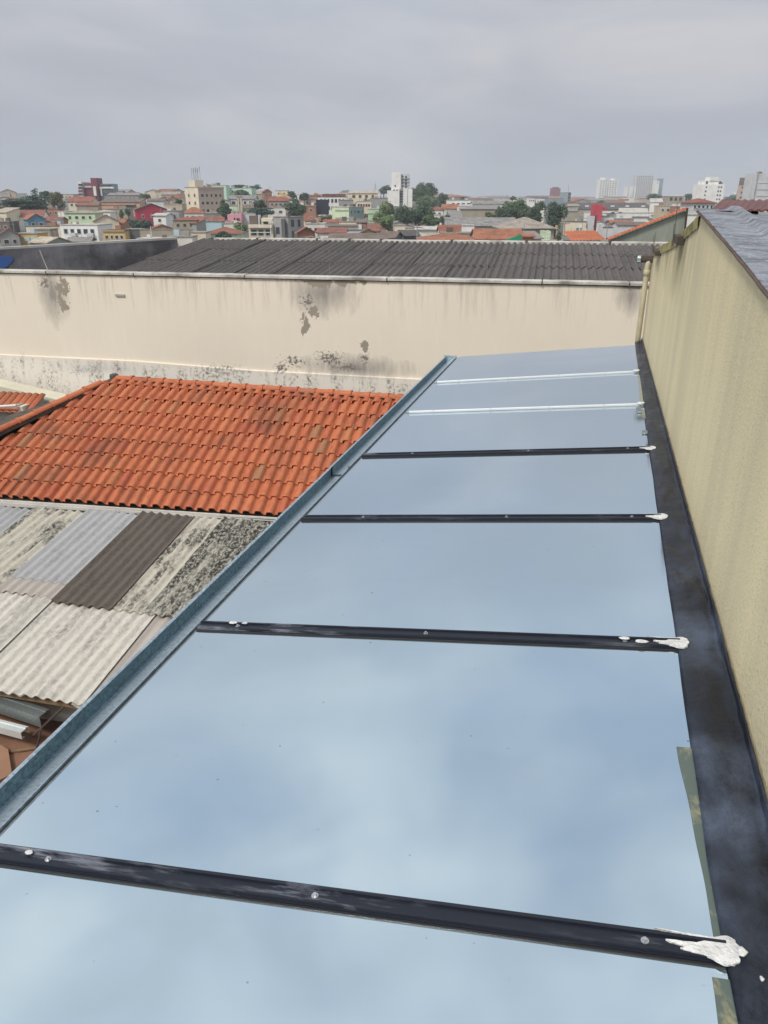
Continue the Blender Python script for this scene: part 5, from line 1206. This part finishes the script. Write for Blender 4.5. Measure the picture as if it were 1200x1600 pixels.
tree(449, 466, 298, 312, 470, 'leaf_dark', 'sparse palm like tree on the skyline left of the round tree', 500, bare=True, flat=True); tree(467, 483, 301, 315, 420, 'leaf_dark', 'round dark tree beside the orange brick block', 900)
tree(445, 480, 317, 341, 302, 'leaf_dark', 'big dark dome shaped tree below the orange brick block', 2400, blobs=14); tree(493, 509, 339, 352, 268, 'leaf_mid', 'shrub under the navy panel', 700)
tree(583, 614, 318, 356, 286, 'leaf_light', 'light green feathery tree over the banded flats', 1800, bare=True); tree(596, 622, 314, 336, 300, 'leaf_olive', 'yellow green tree left of the dark group', 1200)
tree(588, 610, 289, 304, 600, 'leaf_dark', 'dark tree just left of the white tower', 900); tree(640, 672, 288, 318, 500, 'leaf_mid', 'tall dark tree behind the white tower', 2200, blobs=14); tree(655, 686, 284, 310, 520, 'leaf_dark', 'highest rounded tree crown right of the white tower', 2200)
tree(682, 703, 303, 325, 470, 'leaf_dark', 'dark tree at the end of the row beside the factory', 1400); tree(645, 690, 306, 326, 460, 'leaf_mid', 'wide green tree below the highest crown', 1800)
tree(614, 656, 316, 356, 292, 'leaf_dark', 'large brown green tree at left of the dark group', 3200, blobs=20); tree(640, 680, 318, 358, 288, 'leaf_dark', 'large brown green tree in the middle of the dark group', 3200, blobs=20); tree(655, 692, 334, 358, 270, 'leaf_mid', 'lower green tree in front of the dark group', 1500); tree(686, 705, 335, 354, 280, 'leaf_cedar', 'dark conifer right of the dark group', 900)
tree(592, 620, 338, 362, 262, 'leaf_light', 'bright bushes below the banded flats', 1200)
tree(787, 830, 311, 345, 300, 'leaf_mid', 'bright green broad tree behind the hipped fibre roof', 3200, blobs=18); tree(775, 810, 322, 345, 290, 'leaf_dark', 'darker tree left of the broad bright one', 1800); tree(815, 850, 322, 350, 282, 'leaf_dark', 'darker tree right of the broad bright one', 2200); tree(757, 776, 330, 343, 285, 'leaf_olive', 'small greyish bush left of the broad trees', 700); tree(834, 852, 314, 330, 380, 'leaf_dark', 'dark tree behind, near the white pair', 800)
tree(850, 886, 315, 362, 246, 'leaf_dark', 'tall dark street tree with gaps in its crown', 3000, blobs=18, bare=True)
tree(1010, 1040, 303, 314, 720, 'leaf_dark', 'dark wooded clump at the foot of the thin towers', 1300); tree(1068, 1082, 303, 316, 700, 'leaf_dark', 'round dark tree right of the beige hall', 700); tree(1130, 1162, 306, 316, 800, 'leaf_dark', 'low dark wood behind the stepped white tower', 900)
tree(795, 806, 307, 315, 560, 'leaf_olive', 'small olive tree on the skyline above the factory', 400); tree(718, 730, 308, 312, 620, 'leaf_dark', 'tiny dark tree on the factory roof line', 250); tree(933, 945, 313, 319, 620, 'leaf_olive', 'small bush on the depot roof line', 250)
tree(890, 906, 360, 378, 200, 'leaf_olive', 'roadside shrub near the street poles', 700); tree(866, 880, 362, 378, 190, 'leaf_olive', 'dry roadside shrub left of the street poles', 500)
# --- poles, aerials and wires
def pole(px, y0, y1, d, label, w=.11, arm=1.0, name='utility_pole', cat='pole', mat='paint_grey'):
    a, b = at(px, y0, d), at(px, y1, d); b.z = min(b.z, base_z(b) + 1); r = thing(name, label, cat, (a.x, a.y, b.z))
    mb = MB(); mb.tube([Vector((a.x, a.y, b.z)), a], w * 1.3, 7, r2=w * .8); mb.build('shaft', M[mat], r)
    if arm: mb = MB(); mb.obox(a - hd(90) * arm - UP * .6, hd(90) * arm * 2, hd(0) * .12, UP * .12); mb.build('crossarm', M['paint_brown'], r)
    return a
P_ = [pole(652, 350, 378, 150, 'utility pole in front of the black tiled roof'), pole(758, 357, 378, 152, 'utility pole over the orange roof'), pole(883, 345, 378, 160, 'utility pole at left of the roadside group'), pole(950, 347, 372, 220, 'utility pole with crossarm by the grey kiosk'),
      pole(422, 342, 378, 180, 'thin white pole before the grey modern house', .07, 0, mat='paint_white'), pole(377, 345, 378, 190, 'thin pole left of the brown panel house', .07, 0), pole(911, 338, 362, 260, 'utility pole left of the sign slab'), pole(235, 353, 376, 190, 'white pole by the dirty yard wall', .08, 0, mat='paint_white'), pole(700, 340, 356, 240, 'utility pole near the conifer')]
for (a, b, l_) in ((0, 1, 'bundle of power lines between the left and middle poles'), (1, 2, 'bundle of power lines running on to the roadside pole')):
    r = thing('power_lines', l_, 'wires', P_[a]); ORI[r.name] = Vector(r.location)
    for k in range(3):
        off = hd(90) * 0 + hd(0) * (k - 1) * .5 - UP * (.5 + .3 * k); mb = MB(); A_, B_ = P_[a] + off, P_[b] + off
        mb.tube([A_.lerp(B_, s_ / 10) - UP * .9 * (1 - (s_ / 5 - 1) ** 2) for s_ in range(11)], .03, 4); mb.build('wire', M['paint_dgrey'], r)
def lattice(px, y0, y1, d, w, label):
    a, b = at(px, y0, d), at(px, y1, d); r = thing('lattice_mast', label, 'mast', b); ORI[r.name] = Vector(b); mb = MB(); h = a.z - b.z; n = 9
    for s_ in (-1, 1): mb.tube([b + hd(90) * s_ * w, a + hd(90) * s_ * w * .15], .12, 4)
    for k in range(n):
        s_ = 1 if k % 2 else -1; ww_ = w * (1 - k / n * .85); w2 = w * (1 - (k + 1) / n * .85)
        mb.tube([b + UP * h * k / n + hd(90) * s_ * ww_, b + UP * h * (k + 1) / n - hd(90) * s_ * w2], .07, 4)
    mb.build('lattice', M['paint_grey'], r); mb = MB(); mb.tube([a, a + UP * h * .25], .07, 5); mb.build('tip', M['paint_grey'], r)
lattice(586.5, 287, 306, 600, .9, 'lattice radio mast left of the dark tree by the white tower'); lattice(888, 290, 302, 825, .4, 'thin aerial on the dark glass tower'); lattice(247, 302, 316, 500, .6, 'small lattice mast on the left skyline')
# street clutter, right of the hipped roof
for (x, y, w_, h_, c_, l_) in ((868, 352, 3, 6, 'yellow', 'small yellow street sign right of the hipped roof'), (901, 356, 3, 8, 'blue', 'narrow blue street panel among the poles'), (893, 363, 7, 3, 'yellow', 'yellow awning strip by the street poles'), (905, 351, 4, 5, 'white', 'small white street panel left of the sign slab')):
    r = thing('street_sign', l_, 'sign', at(x, y + h_, 215)); ORI[r.name] = Vector(r.location); bx(r, x, x + w_, y, y + h_, 215, .3, 'paint_' + c_, 'panel'); bx(r, x + w_ * .4, x + w_ * .6, y + h_, y + h_ + 14, 215.1, .2, 'paint_grey', 'post')

# --- small far houses filling the slopes
walls = ['white', 'cream', 'beige', 'tan', 'grey', 'lgrey', 'offwhite', 'pinkish', 'offwhite', 'white']; roofs_ = ['r_red', 'r_brick', 'r_tan', 'r_grey', 'r_brown', 'r_tan', 'r_white', 'r_dark', 'r_grey', 'r_brown', 'r_orange']
rf_ = random.Random(11); RECT0 = list(RECT)
FL = {'r_red': 'one of the small far houses with a red roof', 'r_brick': 'one of the small far houses with a rusty roof', 'r_orange': 'one of the small far houses with an orange roof', 'r_tan': 'one of the small far houses with a tan roof', 'r_grey': 'one of the small far houses with a grey roof', 'r_brown': 'one of the small far houses with a brown roof', 'r_white': 'one of the small far houses with a white roof', 'r_dark': 'one of the small far houses with a dark roof'}
WN = dict(white='white', cream='cream', beige='beige', tan='tan', grey='grey', lgrey='light grey', offwhite='off white', pinkish='pinkish', brick='brick')
RN = dict(r_red='red', r_brick='rust', r_tan='tan', r_grey='grey', r_brown='brown', r_orange='orange', r_white='white', r_dark='dark')
LMK = [(x, y, ' '.join(l.split()[:6])) for x, y, l in LM if 4 <= len(l.split())]
STOP = {'with', 'and', 'of', 'in', 'on', 'the', 'a', 'by', 'beside', 'behind', 'under', 'at', 'right', 'left', 'above', 'below', 'just', 'over', 'from', 'to', 'one', 'several', 'between', 'directly', 'next', 'its', 'topped', 'cut', 'among', 'near', 'stretching', 'peeking', 'seen'}
def short(l):
    w = l.split()[:7]
    while w and w[-1] in STOP: w.pop()
    return ' '.join(w)
LMK = [(x, y, short(l)) for x, y, l in LM]
def where(what, x, y):
    best = sorted(LMK, key=lambda q: abs(q[0] - x) + 2.5 * abs(q[1] - y))[:14]
    for bx_, by_, l in best:
        rel = ('left of the ' if x < bx_ else 'right of the ') if abs(x - bx_) > abs(y - by_) * 1.2 else ('above the ' if y < by_ else 'below the ')
        for ext in ('', 'just '):
            t_ = what + ' ' + ext + rel + l
            if len(t_.split()) <= 16 and t_ not in SEEN: SEEN[t_] = 1; return t_
    return what + ' in the dense town'
for (d0, d1, n_, xa, xb) in ((135, 200, 40, -20, 1060), (200, 300, 90, -20, 1080), (300, 400, 100, -20, 1090), (400, 560, 100, -20, 1200), (560, 900, 80, -20, 1200), (900, 1700, 60, -20, 1200)):
    for k in range(n_):
        d = rf_.uniform(d0, d1); x = xa + (xb - xa) * (k + rf_.uniform(-.4, .4)) / n_; lat = (x - 600) / 1298 * d
        gz_ = terrain(d, lat); w_ = rf_.uniform(8, 15) * (1 if d < 560 else 1.5) * (1 if d < 900 else 1.8); hh = rf_.uniform(2.6, 4.2) if d < 300 else rf_.uniform(3, 6) if d < 560 else rf_.uniform(3.5, 7.5) * (1 if d < 900 else 1.3)
        z = gz_ + hh - CZ; t_ = z / d                       # height seen -> pixel row
        el = math.atan(t_); py = 800 - F * math.tan(el + PITCH)
        rk = rf_.choice(roofs_); kd = rf_.choice(['gable', 'hip', 'flat', 'gable', 'gfront']) if rk != 'r_white' else 'flat'
        wpx = w_ / d * 1298
        tp_ = py - 2.2 / d * 1298
        if any(min(x + wpx, b_) - max(x, a_) > .15 * (b_ - a_) and dd_ > d and tp_ < yv_ for a_, b_, yy_, dd_, yv_ in RECT0): continue
        if any(min(x + wpx, b_) - max(x, a_) > .5 * wpx and dd_ < d and tp_ > yy_ - 1 for a_, b_, yy_, dd_, yv_ in RECT0): continue
        wl = rf_.choice(walls); H(x, x + wpx, py, d, wl, rk, where('small ' + WN[wl] + ' house with ' + RN[rk] + {'flat': ' flat roof', 'hip': ' hip roof', 'gable': ' pitched roof', 'gfront': ' gable roof'}[kd], x + wpx / 2, py), kd, rf_.uniform(1.2, 2.2) / d * 1298, rf_.uniform(-25, 25), w_ * .8, win=(1, rf_.choice((2, 3))) if d < 560 else ((2, 4) if d > 900 and rf_.random() < .4 else None), group='small houses filling the slopes')
print('rects', len(RECT), len(RECT0))
# clumps of far greenery
for k in range(34):
    d = rf_.uniform(230, 900); x = rf_.uniform(-10, 1080); lat = (x - 600) / 1298 * d; gz_ = terrain(d, lat); hh = rf_.uniform(3, 5)
    yt = 800 - F * math.tan(math.atan((gz_ + hh - CZ) / d) + PITCH); yb = 800 - F * math.tan(math.atan((gz_ + hh * .25 - CZ) / d) + PITCH); w_ = rf_.uniform(5, 11) / d * 1298
    r = tree(x, x + w_, yt, yb, d, rf_.choice(['leaf_dark', 'leaf_mid', 'leaf_olive', 'leaf_dark']), where('small ' + rf_.choice(('round', 'bushy', 'uneven')) + ' green tree', x + w_ / 2, yt), 420, blobs=7, seed=k); r['group'] = 'small trees between the far houses'

# ------------------------------------------------------------ haze
mb = MB(); c_ = hd(0) * 1290; mb.obox(hd(0) * -62 - hd(90) * 1300 + UP * -8.0, hd(90) * 2600, hd(0) * 2700, UP * 88)
t = bpy.data.materials.new('haze'); t.use_nodes = True; q = t.node_tree; q.nodes.clear()
o_ = q.nodes.new('ShaderNodeOutputMaterial'); pv = q.nodes.new('ShaderNodeVolumePrincipled'); pv.inputs['Color'].default_value = (.86, .90, .97, 1); pv.inputs['Density'].default_value = .0003; pv.inputs['Anisotropy'].default_value = 0
q.links.new(pv.outputs[0], o_.inputs['Volume'])
hz = mb.build('haze', t); hz['kind'] = 'stuff'
